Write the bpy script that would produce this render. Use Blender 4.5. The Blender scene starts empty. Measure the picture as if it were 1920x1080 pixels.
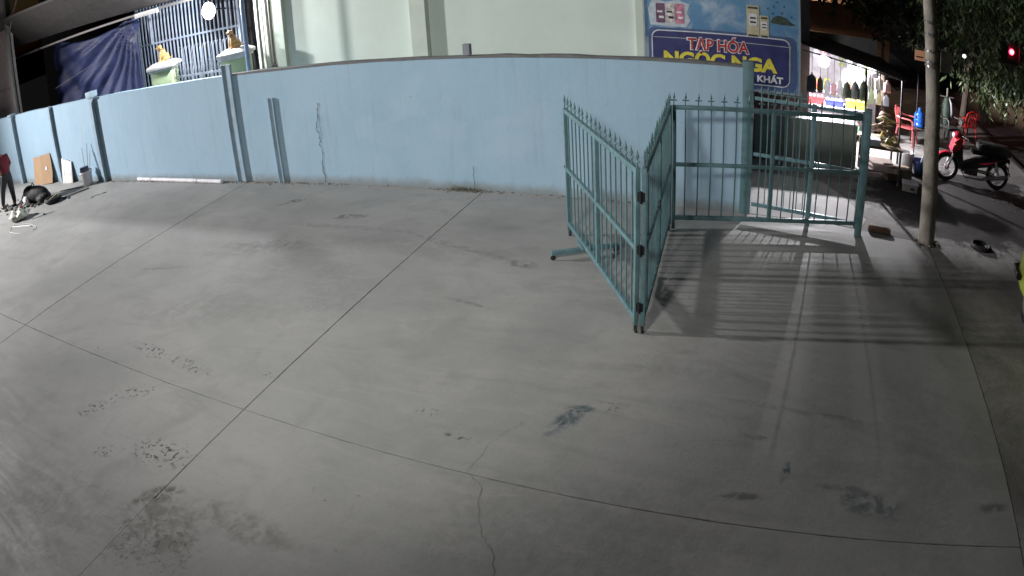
import bpy, bmesh, math, random
from mathutils import Vector, Matrix, Euler
R = math.radians
random.seed(7)
sc = bpy.context.scene
col = sc.collection

# ------------------------------------------------------------------ camera
cam = bpy.data.cameras.new('camera'); co = bpy.data.objects.new('camera', cam); col.objects.link(co)
fwd = Vector((-0.33699762, 0.82397359, -0.45552182)); rgt = Vector((0.93518445, 0.34891864, -0.06071101)); dwn = Vector((0.10891578, -0.44645639, -0.88815204))
mw = Matrix((rgt, -dwn, -fwd)).transposed().to_4x4(); mw.translation = (0, 0, 3.795); co.matrix_world = mw
cam.type = 'PANO'; cam.sensor_fit = 'HORIZONTAL'; cam.sensor_width = 36; cam.sensor_height = 20.25
cam.clip_start = 0.05; cam.clip_end = 600
FMM = 1339.758 / 1920 * 36
ck = cam.cycles if hasattr(cam, 'cycles') else cam
ck.panorama_type = 'FISHEYE_LENS_POLYNOMIAL'; ck.fisheye_fov = R(170)
ck.fisheye_polynomial_k0 = 0; ck.fisheye_polynomial_k1 = -1 / FMM; ck.fisheye_polynomial_k2 = 0
ck.fisheye_polynomial_k3 = -0.1478984 / FMM ** 3; ck.fisheye_polynomial_k4 = 0
sc.camera = co

# ------------------------------------------------------------------ night sky
w = bpy.data.worlds.new('World'); sc.world = w; w.use_nodes = True
nt = w.node_tree; bg = nt.nodes['Background']
sky = nt.nodes.new('ShaderNodeTexSky'); sky.sky_type = 'NISHITA'; sky.sun_disc = False
sky.sun_elevation = R(-3.5); sky.sun_rotation = R(250); sky.air_density = 1.2; sky.dust_density = 2.5
nt.links.new(sky.outputs[0], bg.inputs[0]); bg.inputs[1].default_value = 0.15

def lamp(name, kind, loc, power, colr, radius=0.1, aim=None, spot=None, blend=.5):
    l = bpy.data.lights.new(name, kind); l.energy = power; l.color = colr
    if kind in ('POINT', 'SPOT'): l.shadow_soft_size = radius
    if kind == 'SPOT': l.spot_size = R(spot); l.spot_blend = blend
    o = bpy.data.objects.new(name, l); col.objects.link(o); o.location = loc
    if aim: o.rotation_euler = (Vector(aim) - Vector(loc)).to_track_quat('-Z', 'Y').to_euler()
    return o
# the dusk's last trace of sun, then the lamps of the place
moon = bpy.data.lights.new('sun', 'SUN'); moon.energy = 0.2; moon.angle = R(25); mo = bpy.data.objects.new('sun', moon); col.objects.link(mo)
mo.rotation_euler = (R(60), 0, R(-70))
lamp('yard_floodlight', 'SPOT', (-26.0, 2.6, 7.2), 19500, (1.0, .97, .98), .42, (-13.0, 6.4, 0.0), 84, 1.0)
lamp('house_floodlight', 'SPOT', (-2.6, -1.2, 6.0), 2500, (1.0, .99, .955), .45, (-4.9, 9.6, 0), 70, 1.0)
lamp('gate_wall_lamp', 'POINT', (-11.72, 11.46, 3.63), 680, (.95, .98, 1.0), .09)
lamp('shop_lamp', 'POINT', (1.28, 14.70, 1.78), 1350, (.98, .95, 1.0), .04)
lamp('street_lamp_far', 'SPOT', (12.2, 26.0, 6.5), 2600, (1.0, .66, .48), .2, (12.0, 25, 0), 70, .8)

sc.view_settings.view_transform = 'Standard'; sc.view_settings.look = 'None'
sc.view_settings.exposure = 0; sc.view_settings.gamma = 1; sc.view_settings.use_curve_mapping = False
sc.cycles.use_denoising = True
sc.cycles.max_bounces = 6; sc.cycles.sample_clamp_indirect = 4

# ------------------------------------------------------------------ materials
def N(nt, t, **kw):
    n = nt.nodes.new(t)
    for k, v in kw.items(): setattr(n, k, v)
    return n
def math_(nt, op, a, b=None):
    n = N(nt, 'ShaderNodeMath', operation=op)
    for i, v in enumerate((a, b)):
        if v is None: continue
        if isinstance(v, (int, float)): n.inputs[i].default_value = v
        else: nt.links.new(v, n.inputs[i])
    return n.outputs[0]
def mixc(nt, fac, a, b, blend='MIX'):
    n = N(nt, 'ShaderNodeMix', data_type='RGBA', blend_type=blend)
    for s, v in ((n.inputs[0], fac), (n.inputs[6], a), (n.inputs[7], b)):
        if isinstance(v, (int, float)): s.default_value = v
        elif isinstance(v, tuple): s.default_value = v if len(v) == 4 else (*v, 1)
        else: nt.links.new(v, s)
    return n.outputs[2]
def noise(nt, vec, scale, detail=4, rough=.55, dist=0):
    n = N(nt, 'ShaderNodeTexNoise'); n.inputs['Scale'].default_value = scale; n.inputs['Detail'].default_value = detail
    n.inputs['Roughness'].default_value = rough; n.inputs['Distortion'].default_value = dist
    if vec is not None: nt.links.new(vec, n.inputs['Vector'])
    return n
def ramp(nt, v, lo, hi, a=0., b=1.):
    n = N(nt, 'ShaderNodeMapRange', interpolation_type='SMOOTHSTEP')
    nt.links.new(v, n.inputs[0])
    for i, x in enumerate((lo, hi, a, b)): n.inputs[i + 1].default_value = x
    return n.outputs[0]
MATS = {}
def M(name, c, rough=.6, metal=0., var=.18, scale=6., bump=.15, bscale=None, dirt=0., dirtc=(.05, .045, .04), emit=None, es=0., trans=0., spec=.5):
    if name in MATS: return MATS[name]
    m = bpy.data.materials.new(name); m.use_nodes = True; nt = m.node_tree; b = nt.nodes['Principled BSDF']
    tc = N(nt, 'ShaderNodeTexCoord').outputs['Object']
    n1 = noise(nt, tc, scale, 5, .6)
    k = ramp(nt, n1.outputs[0], .3, .7)
    d = tuple(x * (1 - var) for x in c); e = tuple(min(1, x * (1 + var * .6)) for x in c)
    out = mixc(nt, k, d, e)
    if dirt:
        n2 = noise(nt, tc, scale * .45, 6, .7, .4)
        out = mixc(nt, math_(nt, 'MULTIPLY', ramp(nt, n2.outputs[0], .48, .72), dirt), out, dirtc)
    nt.links.new(out, b.inputs['Base Color'])
    b.inputs['Roughness'].default_value = rough; b.inputs['Metallic'].default_value = metal
    b.inputs['Specular IOR Level'].default_value = spec
    nt.links.new(ramp(nt, n1.outputs[0], .2, .8, max(.05, rough - .12), min(1, rough + .12)), b.inputs['Roughness'])
    if bump:
        n3 = noise(nt, tc, bscale or scale * 8, 4, .6)
        bp = N(nt, 'ShaderNodeBump'); bp.inputs['Strength'].default_value = bump; bp.inputs['Distance'].default_value = .01
        nt.links.new(n3.outputs[0], bp.inputs['Height']); nt.links.new(bp.outputs[0], b.inputs['Normal'])
    if emit: b.inputs['Emission Color'].default_value = (*emit, 1); b.inputs['Emission Strength'].default_value = es
    if trans: b.inputs['Transmission Weight'].default_value = trans
    MATS[name] = m; return m

# ------------------------------------------------------------------ geometry helpers
class MB:
    def __init__(s): s.v = []; s.f = []; s.mi = []
    def add(s, vs, fs):
        o = len(s.v); s.v += [tuple(x) for x in vs]; s.f += [tuple(i + o for i in f) for f in fs]; return s
    def box(s, x0, x1, y0, y1, z0, z1, mat=None):
        vs = [(x, y, z) for z in (z0, z1) for y in (y0, y1) for x in (x0, x1)]
        if mat is not None: vs = [mat @ Vector(p) for p in vs]
        return s.add(vs, [(0, 2, 3, 1), (4, 5, 7, 6), (0, 1, 5, 4), (2, 6, 7, 3), (0, 4, 6, 2), (1, 3, 7, 5)])
    def cbox(s, x0, x1, y0, y1, z0, z1, c=.01, mat=None):   # box with chamfered edges
        bm = bmesh.new(); bmesh.ops.create_cube(bm, size=1)
        for p in bm.verts: p.co = Vector(((x0 + x1) / 2 + p.co.x * (x1 - x0), (y0 + y1) / 2 + p.co.y * (y1 - y0), (z0 + z1) / 2 + p.co.z * (z1 - z0)))
        bmesh.ops.bevel(bm, geom=bm.edges[:], offset=c, segments=2, affect='EDGES', profile=.6)
        bm.verts.index_update()
        vs = [mat @ p.co if mat is not None else p.co.copy() for p in bm.verts]; fs = [[q.index for q in f.verts] for f in bm.faces]; bm.free()
        return s.add(vs, fs)
    def tube(s, pts, r, n=8, cap=True):
        pts = [Vector(p) for p in pts]; rs = r if isinstance(r, (list, tuple)) else [r] * len(pts)
        rings = []; up = None
        for i, p in enumerate(pts):
            t = (pts[min(i + 1, len(pts) - 1)] - pts[max(i - 1, 0)])
            if t.length < 1e-9: t = Vector((0, 0, 1))
            t.normalize()
            if up is None: up = Vector((0, 0, 1)) if abs(t.z) < .9 else Vector((1, 0, 0))
            a = up - t * up.dot(t)
            if a.length < 1e-6: a = t.orthogonal()
            a.normalize(); up = a; b = t.cross(a)
            rings.append([p + (a * math.cos(2 * math.pi * k / n) + b * math.sin(2 * math.pi * k / n)) * rs[i] for k in range(n)])
        vs = [p for g in rings for p in g]; fs = []
        for i in range(len(rings) - 1):
            for k in range(n):
                k2 = (k + 1) % n; fs.append((i * n + k, i * n + k2, (i + 1) * n + k2, (i + 1) * n + k))
        if cap: fs.append(tuple(range(n - 1, -1, -1))); fs.append(tuple(range((len(rings) - 1) * n, len(rings) * n)))
        return s.add(vs, fs)
    def lathe(s, prof, n=20, c=(0, 0, 0), mat=None):
        vs = []; fs = []
        for r, z in prof:
            for k in range(n):
                p = Vector((c[0] + r * math.cos(2 * math.pi * k / n), c[1] + r * math.sin(2 * math.pi * k / n), c[2] + z))
                vs.append(mat @ p if mat is not None else p)
        for i in range(len(prof) - 1):
            for k in range(n):
                k2 = (k + 1) % n; fs.append((i * n + k, i * n + k2, (i + 1) * n + k2, (i + 1) * n + k))
        fs.append(tuple(range(n - 1, -1, -1))); fs.append(tuple(range((len(prof) - 1) * n, len(prof) * n)))
        return s.add(vs, fs)
    def ball(s, c, r, n=12, m=8, mat=None):
        r = r if isinstance(r, (tuple, list)) else (r, r, r)
        vs = []; fs = []
        for j in range(m + 1):
            th = math.pi * (j + .001) / (m + .002)
            for k in range(n):
                p = Vector((math.sin(th) * math.cos(2 * math.pi * k / n) * r[0], math.sin(th) * math.sin(2 * math.pi * k / n) * r[1], math.cos(th) * r[2]))
                if mat is not None: p = mat @ p
                vs.append(p + Vector(c))
        for j in range(m):
            for k in range(n):
                k2 = (k + 1) % n; fs.append((j * n + k, (j + 1) * n + k, (j + 1) * n + k2, j * n + k2))
        return s.add(vs, fs)
    def torus(s, c, R_, r, axis='y', n=24, m=8, sq=1.):
        vs = []; fs = []
        for i in range(n):
            a = 2 * math.pi * i / n
            for k in range(m):
                b = 2 * math.pi * k / m; d = R_ + r * math.cos(b); h = r * math.sin(b) * sq
                p = {'y': (d * math.cos(a), h, d * math.sin(a)), 'z': (d * math.cos(a), d * math.sin(a), h), 'x': (h, d * math.cos(a), d * math.sin(a))}[axis]
                vs.append((c[0] + p[0], c[1] + p[1], c[2] + p[2]))
        for i in range(n):
            for k in range(m):
                i2 = (i + 1) % n; k2 = (k + 1) % m; fs.append((i * m + k, i2 * m + k, i2 * m + k2, i * m + k2))
        return s.add(vs, fs)
    def prism(s, poly, y0, y1, axis='y', mat=None):    # polygon in xz extruded along y
        n = len(poly); f = {'y': lambda a, b, d: (a, d, b), 'x': lambda a, b, d: (d, a, b), 'z': lambda a, b, d: (a, b, d)}[axis]
        vs = [f(a, b, y0) for a, b in poly] + [f(a, b, y1) for a, b in poly]
        if mat is not None: vs = [mat @ Vector(p) for p in vs]
        fs = [tuple(range(n)), tuple(range(2 * n - 1, n - 1, -1))] + [(i, n + i, n + (i + 1) % n, (i + 1) % n) for i in range(n)]
        return s.add(vs, fs)
    def mesh(s, name, m, smooth=35):
        me = bpy.data.meshes.new(name); me.from_pydata(s.v, [], s.f)
        bm = bmesh.new(); bm.from_mesh(me); bmesh.ops.recalc_face_normals(bm, faces=bm.faces[:]); bm.to_mesh(me); bm.free()
        if smooth:
            me.polygons.foreach_set('use_smooth', [True] * len(me.polygons)); me.set_sharp_from_angle(angle=R(smooth))
        me.materials.append(m); return me
    def build(s, name, m, parent=None, loc=None, smooth=35):
        return obj(name, s.mesh(name, m, smooth), parent, loc)
def obj(name, me, parent=None, loc=None, rot=None):
    o = bpy.data.objects.new(name, me); col.objects.link(o)
    if parent: o.parent = parent
    if loc: o.location = loc
    if rot: o.rotation_euler = rot
    return o
def tag(o, label=None, cat=None, group=None, kind=None):
    for k, v in (('label', label), ('category', cat), ('group', group), ('kind', kind)):
        if v: o[k] = v
    return o
def thing(name, loc, label, cat, rz=0, group=None):
    o = bpy.data.objects.new(name, None); col.objects.link(o); o.location = loc; o.rotation_euler = (0, 0, rz); o.empty_display_size = .2
    return tag(o, label, cat, group)
def copy_tree(o, parent=None):
    c = o.copy(); col.objects.link(c); c.parent = parent
    for ch in list(o.children): copy_tree(ch, c)
    return c
def text_mesh(body, size, m, bold=.0, extrude=.004, align='CENTER'):
    cu = bpy.data.curves.new('text', 'FONT'); cu.body = body; cu.size = size; cu.offset = bold; cu.extrude = extrude; cu.align_x = align
    o = bpy.data.objects.new('text', cu); col.objects.link(o); dg = bpy.context.evaluated_depsgraph_get(); dg.update()
    me = bpy.data.meshes.new_from_object(o.evaluated_get(dg)); bpy.data.objects.remove(o); me.materials.clear(); me.materials.append(m)
    return me
PZ = -.003   # pavement level

#@@STRUCTURE
# ------------------------------------------------------------------ the yard: slabs of concrete with open joints
def concrete_yard_mat():
    m = bpy.data.materials.new('yard_concrete'); m.use_nodes = True; nt = m.node_tree; b = nt.nodes['Principled BSDF']
    tc = N(nt, 'ShaderNodeTexCoord').outputs['Object']
    big = noise(nt, tc, .35, 5, .6, .6); mid = noise(nt, tc, 1.7, 6, .62, .8); fine = noise(nt, tc, 14, 6, .7)
    mp = N(nt, 'ShaderNodeMapping'); nt.links.new(tc, mp.inputs[0]); mp.inputs['Scale'].default_value = (.5, 2.6, 1); mp.inputs['Rotation'].default_value = (0, 0, .35)
    trowel = noise(nt, mp.outputs[0], 1.5, 7, .68, 1.1)
    grain = noise(nt, tc, 160, 3, .6)
    c = mixc(nt, ramp(nt, big.outputs[0], .32, .68), (.258, .262, .25), (.34, .335, .322))
    c = mixc(nt, math_(nt, 'MULTIPLY', ramp(nt, mid.outputs[0], .46, .74), .5), c, (.215, .215, .205))
    c = mixc(nt, math_(nt, 'MULTIPLY', ramp(nt, trowel.outputs[0], .5, .8), .5), c, (.40, .385, .365))
    c = mixc(nt, math_(nt, 'MULTIPLY', ramp(nt, trowel.outputs[0], .5, .2), .5), c, (.2, .2, .195))
    c = mixc(nt, math_(nt, 'MULTIPLY', ramp(nt, fine.outputs[0], .52, .8), .4), c, (.2, .195, .185))
    c = mixc(nt, math_(nt, 'MULTIPLY', ramp(nt, grain.outputs[0], .45, .75), .22), c, (.22, .215, .2))
    jit = N(nt, 'ShaderNodeVectorMath', operation='SUBTRACT'); nz = noise(nt, tc, 3.2, 5, .65)
    nt.links.new(nz.outputs['Color'], jit.inputs[0]); jit.inputs[1].default_value = (.5, .5, .5)
    spots = ramp(nt, noise(nt, tc, 17, 5, .62, .5).outputs[0], .535, .60)
    smear = ramp(nt, noise(nt, tc, 7, 5, .65, .8).outputs[0], .36, .62)
    # (x, y, half length, half width, turn, colour, strength, kind): spills, scuffs, pitted places, soft dark patches and a painted-in cast shadow on the slab
    T = (.05, .085, .095); D = (.085, .085, .08); B = (.10, .095, .075)
    S = [(-1.47, 4.64, .30, .12, 1.1, T, .95, 's'), (-1.40, 4.82, .16, .06, .2, T, .8, 's'), (.48, 4.33, .16, .045, 1.45, T, .9, 's'), (1.28, 4.04, .36, .15, -.25, (.06, .085, .1), .85, 's'), (2.5, 4.08, .19, .07, .05, D, .9, 's'),
         (1.0, 4.22, .3, .05, -.1, D, .6, 's'), (.15, 4.0, .24, .05, .1, D, .7, 's'), (.2, 4.75, .14, .05, -.1, D, .6, 's'),
         (-4.22, 2.05, .62, .5, .4, (.15, .14, .115), .75, 's'), (-4.1, 1.9, .6, .45, .4, D, .6, 'p'), (-4.45, 2.42, .3, .14, .8, B, .9, 's'), (-3.45, 2.5, .75, .17, -.05, (.15, .14, .12), .6, 's'), (-5.5, 1.5, .9, 1.0, .2, B, .3, 's'),
         (-4.85, 2.9, .42, .24, .2, (.06, .06, .055), .95, 'p'), (-6.28, 3.1, .34, .13, .9, (.06, .06, .055), .95, 'p'), (-6.42, 4.28, .42, .13, -.12, D, .95, 'p'), (-5.65, 4.23, .45, .12, 0, D, .85, 'p'), (-5.95, 3.55, .36, .14, .7, D, .9, 'p'), (-5.48, 2.62, .24, .13, .6, D, .9, 'p'),
         (-2.27, 4.16, .18, .05, -.05, D, .9, 'p'), (-2.7, 4.4, .14, .09, 0, D, .5, 'p'), (-1.17, 4.92, .14, .08, 0, D, .5, 'p'), (-4.6, 4.43, .12, .06, 0, D, .9, 'p'),
         (-6.15, 8.55, .36, .12, .2, D, .7, 's'), (-7.68, 9.05, .3, .1, .7, D, .7, 's'), (-5.0, 6.35, .95, .5, -.9, (.2, .21, .205), .45, 's'), (-5.4, 7.6, 2.6, .5, .12, (.2, .205, .2), .28, 's'),  # the third entry is a cast shadow painted into the concrete colour
         (-2.9, 7.5, .3, .13, 0, D, .5, 's'), (-7.6, 2.8, 2.6, 1.5, .5, D, .85, 'f'), (-3.4, 2.9, 1.3, 1.0, 0, D, .8, 'f'), (-9.2, 3.9, 1.5, .6, .6, D, .85, 'f'), (1.9, 4.5, 1.6, 1.4, 0, (.2, .205, .2), .35, 's'), (-2.2, 5.6, 1.6, .8, 0, D, .5, 'f'), (-5.9, 8.15, 1.5, .10, .02, D, .25, 's'), (-4.0, 7.85, 1.3, .09, -.3, D, .25, 's'), (-8.3, 6.2, .6, .05, .3, D, .4, 's'), (-3.2, 6.4, .5, .04, -.2, D, .4, 's'), (-.9, 5.6, 1.3, .1, .1, D, .16, 's'), (.6, 5.2, 1.0, .05, -.1, D, .35, 's'), (-7.0, 7.2, 1.2, .3, .2, D, .3, 's'), (-1.0, 3.2, 1.5, .9, .2, (.2, .2, .18), .4, 's'), (-6.3, 5.4, 1.4, .5, .3, (.2, .2, .19), .35, 's')]
    flecks = ramp(nt, noise(nt, tc, 22, 3, .6).outputs[0], .73, .77)
    c = mixc(nt, math_(nt, 'MULTIPLY', flecks, .5), c, (.1, .1, .09))
    rare = ramp(nt, noise(nt, tc, 9, 4, .6, .3).outputs[0], .71, .735)
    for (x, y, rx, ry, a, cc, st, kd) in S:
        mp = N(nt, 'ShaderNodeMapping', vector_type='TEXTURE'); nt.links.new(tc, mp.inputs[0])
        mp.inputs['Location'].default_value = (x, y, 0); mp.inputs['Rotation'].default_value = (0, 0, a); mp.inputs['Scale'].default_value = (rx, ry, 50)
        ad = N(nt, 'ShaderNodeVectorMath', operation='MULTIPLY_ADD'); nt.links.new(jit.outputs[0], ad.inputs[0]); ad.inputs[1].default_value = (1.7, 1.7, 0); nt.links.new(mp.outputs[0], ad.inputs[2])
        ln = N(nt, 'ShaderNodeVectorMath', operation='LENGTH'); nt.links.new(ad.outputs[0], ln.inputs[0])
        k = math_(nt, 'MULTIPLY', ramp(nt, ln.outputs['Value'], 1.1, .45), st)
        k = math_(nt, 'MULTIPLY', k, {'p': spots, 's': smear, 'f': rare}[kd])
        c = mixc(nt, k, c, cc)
    nt.links.new(c, b.inputs['Base Color'])
    nt.links.new(ramp(nt, trowel.outputs[0], .3, .7, .62, .9), b.inputs['Roughness']); b.inputs['Specular IOR Level'].default_value = .3
    h = math_(nt, 'ADD', math_(nt, 'MULTIPLY', fine.outputs[0], .6), math_(nt, 'MULTIPLY', grain.outputs[0], .25))
    h = math_(nt, 'SUBTRACT', h, math_(nt, 'MULTIPLY', spots, .15))
    bp = N(nt, 'ShaderNodeBump'); bp.inputs['Strength'].default_value = .35; bp.inputs['Distance'].default_value = .006
    nt.links.new(h, bp.inputs['Height']); nt.links.new(bp.outputs[0], b.inputs['Normal'])
    return m
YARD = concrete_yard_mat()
def slab_mesh(poly, step=.12, jit=.0025, drop=.004):
    """slab with slightly ragged, worn arris: outer ring lower than the top"""
    rnd = random.Random(hash(tuple(poly[0])) & 255)
    ring = []; n = len(poly)
    for i in range(n):
        a = Vector(poly[i]); c = Vector(poly[(i + 1) % n]); k = max(1, int((c - a).length / step))
        for j in range(k): ring.append(a.lerp(c, j / k))
    cen = sum((Vector(p) for p in poly), Vector((0, 0))) / n
    mb = MB(); m_ = len(ring); top = []; edge = []; bot = []
    for p in ring:
        d = (cen - p).normalized(); q = p + d * (abs(rnd.gauss(0, jit)))
        e = rnd.uniform(.003, .008)
        top.append((q.x + d.x * e, q.y + d.y * e, 0)); edge.append((q.x, q.y, -drop)); bot.append((q.x, q.y, -.1))
    fs = [tuple(range(m_))]
    for o in (0, m_):
        for i in range(m_): j = (i + 1) % m_; fs.append((o + i, o + m_ + i, o + m_ + j, o + j))
    mb.add(top + edge + bot, fs); return mb
yard = MB().box(-34, 2.70, -8, 9.97, -.16, -.09).build('yard', M('joint_dirt', (.12, .115, .105), .95))
tag(yard, kind='structure')
def yj(x): return 3.97 + (x + 9.63) * (3.64 - 3.97) / (1.76 + 9.63)   # the cross joint runs slightly out of square
g = .0032
xs = [-34, -9.58, -4.46, 2.72]
xo = [0, .0, .0, 0]
for i in range(3):
    a, b_ = xs[i] + (g if i else 0), xs[i + 1] - (g if i < 2 else 0)
    back = 9.98
    far = [(a, yj(a) + g), (b_, yj(b_) + g), (b_, back if i < 2 else 9.72), (a, back)]
    if i == 2: far = [(a, yj(a) + g), (b_, yj(b_) + g), (b_, 9.70), (1.62, 9.86), (1.0, 9.98), (a, back)]
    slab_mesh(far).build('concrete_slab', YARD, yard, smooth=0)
    near = [(a, -8), (b_, -8), (b_, yj(b_) - g), (a, yj(a) - g)]
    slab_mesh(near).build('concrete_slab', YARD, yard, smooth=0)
for xx in (-4.46,):     # the joint is packed flush with dirt and mortar towards the camera
    MB().box(xx - .012, xx + .012, -7.9, 2.36, -.09, -.0012).build('joint_fill', YARD, yard, smooth=0)
def crack(name, pts, wd, m, parent, plane='z', lift=.002, seed=1, steps=6, wob=.02):
    rnd = random.Random(seed); P = []
    for i in range(len(pts) - 1):
        a, c = Vector(pts[i]), Vector(pts[i + 1])
        for k in range(steps): P.append(a.lerp(c, k / steps) + Vector((rnd.gauss(0, wob), rnd.gauss(0, wob))) * (1 if (i or k) else 0))
    P.append(Vector(pts[-1])); L = []; Rr = []
    for i, p in enumerate(P):
        t = (P[min(i + 1, len(P) - 1)] - P[max(i - 1, 0)]).normalized(); nrm = Vector((-t.y, t.x)); ww = wd * rnd.uniform(.35, 1.2)
        L.append(p + nrm * ww); Rr.append(p - nrm * ww)
    f = (lambda p: (p.x, p.y, lift)) if plane == 'z' else (lambda p: (p.x, lift, p.y))
    n = len(P)
    MB().add([f(p) for p in L + Rr], [(i, i + 1, n + i + 1, n + i) for i in range(n - 1)]).build(name, m, parent, smooth=0)
CR = M('crack_dark', (.17, .167, .155), .95, bump=0)
crack('crack', [(-2.0, 3.74), (-1.85, 3.62), (-1.72, 3.25), (-1.54, 3.03), (-1.40, 2.78), (-1.3, 2.5)], .0022, CR, yard, seed=3, wob=.012)
crack('crack', [(-2.04, 3.79), (-2.0, 4.13), (-1.9, 4.4), (-1.8, 4.52)], .0014, CR, yard, seed=5, wob=.012)

# ------------------------------------------------------------------ street ground
def street_mat(name, c, wet=None):
    m = bpy.data.materials.new(name); m.use_nodes = True; nt = m.node_tree; b = nt.nodes['Principled BSDF']
    tc = N(nt, 'ShaderNodeTexCoord').outputs['Object']
    n1 = noise(nt, tc, .8, 6, .65, .6); n2 = noise(nt, tc, 9, 5, .7); n3 = noise(nt, tc, 60, 4, .7)
    k = ramp(nt, n1.outputs[0], .35, .68)
    o = mixc(nt, k, tuple(x * .6 for x in c), tuple(x * 1.25 for x in c))
    o = mixc(nt, math_(nt, 'MULTIPLY', ramp(nt, n2.outputs[0], .55, .75), .5), o, tuple(x * .45 for x in c))
    rgh = .85
    if wet:
        jz = noise(nt, tc, 1.6, 5, .7)
        for (x, y, rx, ry, a) in wet:
            mp = N(nt, 'ShaderNodeMapping', vector_type='TEXTURE'); nt.links.new(tc, mp.inputs[0])
            mp.inputs['Location'].default_value = (x, y, 0); mp.inputs['Rotation'].default_value = (0, 0, a); mp.inputs['Scale'].default_value = (rx, ry, 50)
            ln = N(nt, 'ShaderNodeVectorMath', operation='LENGTH'); nt.links.new(mp.outputs[0], ln.inputs[0])
            v = math_(nt, 'ADD', ln.outputs['Value'], math_(nt, 'MULTIPLY', math_(nt, 'SUBTRACT', jz.outputs[0], .5), 1.8))
            o = mixc(nt, math_(nt, 'MULTIPLY', ramp(nt, v, 1.15, .9), .93), o, (.018, .017, .016))
    nt.links.new(o, b.inputs['Base Color']); b.inputs['Roughness'].default_value = rgh
    bp = N(nt, 'ShaderNodeBump'); bp.inputs['Strength'].default_value = .6; bp.inputs['Distance'].default_value = .012
    nt.links.new(math_(nt, 'ADD', n2.outputs[0], math_(nt, 'MULTIPLY', n3.outputs[0], .4)), bp.inputs['Height']); nt.links.new(bp.outputs[0], b.inputs['Normal'])
    return m
tag(MB().box(-120, 120, -40, 200, -.5, -.3).build('ground', street_mat('dark_earth', (.05, .045, .04))), kind='structure')
PAVE = street_mat('pavement_concrete', (.23, .222, .21), [(4.2, 12.0, 2.3, 2.0, .3), (4.9, 13.4, 1.1, .7, .3), (3.45, 10.55, .55, .25, .3), (4.3, 11.2, .35, .12, .4), (3.1, 11.4, .5, .8, 0)])
tag(MB().add([(2.724, -10, PZ), (6.75, -10, PZ), (6.75, 70, PZ), (-2.6, 70, PZ), (-2.6, 9.99, PZ), (1.0, 9.99, PZ), (1.63, 9.87, PZ), (2.724, 9.72, PZ)], [tuple(range(8))]).build('pavement', PAVE), kind='structure')
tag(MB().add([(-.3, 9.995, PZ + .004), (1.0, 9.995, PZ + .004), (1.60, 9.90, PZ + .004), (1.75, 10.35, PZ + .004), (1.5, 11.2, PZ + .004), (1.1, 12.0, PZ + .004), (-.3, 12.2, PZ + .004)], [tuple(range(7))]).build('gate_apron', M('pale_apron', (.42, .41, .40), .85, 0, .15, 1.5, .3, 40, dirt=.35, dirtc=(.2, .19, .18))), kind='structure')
tag(MB().box(-40, -2.6, 10.16, 70, -.3, -.02).build('neighbour_ground', PAVE), kind='structure')
tag(MB().add([(6.9, -10, -.14), (40, -10, -.14), (40, 120, -.14), (6.9, 120, -.14)], [(0, 1, 2, 3)]).build('road', street_mat('asphalt', (.055, .052, .05))), kind='structure')
kerb = MB().cbox(6.76, 6.92, -10, 70, -.3, -.006, .012).build('kerb', M('kerb_stone', (.05, .048, .045), .9, dirt=.6)); tag(kerb, kind='structure')
tag(MB().add([(12.6, -10, -.135), (60, -10, -.135), (60, 150, -.135), (12.6, 150, -.135)], [(0, 1, 2, 3)]).build('far_verge', street_mat('verge_earth', (.10, .075, .06))), kind='structure')

# ------------------------------------------------------------------ boundary wall
WALLM = bpy.data.materials.new('pale_blue_render')
def wall_mat(m):
    m.use_nodes = True; nt = m.node_tree; b = nt.nodes['Principled BSDF']
    tc = N(nt, 'ShaderNodeTexCoord').outputs['Object']; sep = N(nt, 'ShaderNodeSeparateXYZ'); nt.links.new(tc, sep.inputs[0])
    n1 = noise(nt, tc, .7, 6, .6, .5); n2 = noise(nt, tc, 4, 6, .65, .6); n3 = noise(nt, tc, 45, 4, .6)
    c = mixc(nt, ramp(nt, n1.outputs[0], .3, .7), (.31, .455, .565), (.345, .485, .595))
    c = mixc(nt, math_(nt, 'MULTIPLY', ramp(nt, n2.outputs[0], .5, .78), .28), c, (.29, .415, .52))
    # splashed dirt with a ragged upper edge along the foot of the wall
    hh = math_(nt, 'ADD', sep.outputs[2], math_(nt, 'MULTIPLY', n2.outputs[0], -.22))
    c = mixc(nt, math_(nt, 'MULTIPLY', ramp(nt, hh, .10, -.09), .75), c, (.22, .22, .20))
    pt_ = noise(nt, tc, .45, 3, .5, 1.2); c = mixc(nt, math_(nt, 'MULTIPLY', ramp(nt, pt_.outputs[0], .56, .60), .22), c, (.42, .53, .60))
    sp = noise(nt, tc, 6.5, 3, .5); c = mixc(nt, math_(nt, 'MULTIPLY', ramp(nt, sp.outputs[0], .74, .77), .6), c, (.14, .17, .19))
    mp = N(nt, 'ShaderNodeMapping'); nt.links.new(tc, mp.inputs[0]); mp.inputs['Scale'].default_value = (3.5, 1, .25)
    st = noise(nt, mp.outputs[0], 2.2, 4, .6); c = mixc(nt, math_(nt, 'MULTIPLY', ramp(nt, st.outputs[0], .52, .78), .38), c, (.24, .32, .38))
    nt.links.new(c, b.inputs['Base Color']); b.inputs['Roughness'].default_value = .72; b.inputs['Specular IOR Level'].default_value = .25
    bp = N(nt, 'ShaderNodeBump'); bp.inputs['Strength'].default_value = .22; bp.inputs['Distance'].default_value = .01
    nt.links.new(math_(nt, 'ADD', n3.outputs[0], math_(nt, 'MULTIPLY', n2.outputs[0], 2.)), bp.inputs['Height']); nt.links.new(bp.outputs[0], b.inputs['Normal'])
wall_mat(WALLM)
WY = 9.986
bw = thing('boundary_wall', (0, WY, 0), 'long pale blue rendered boundary wall with a vertical crack behind the yard', 'wall')
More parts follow.
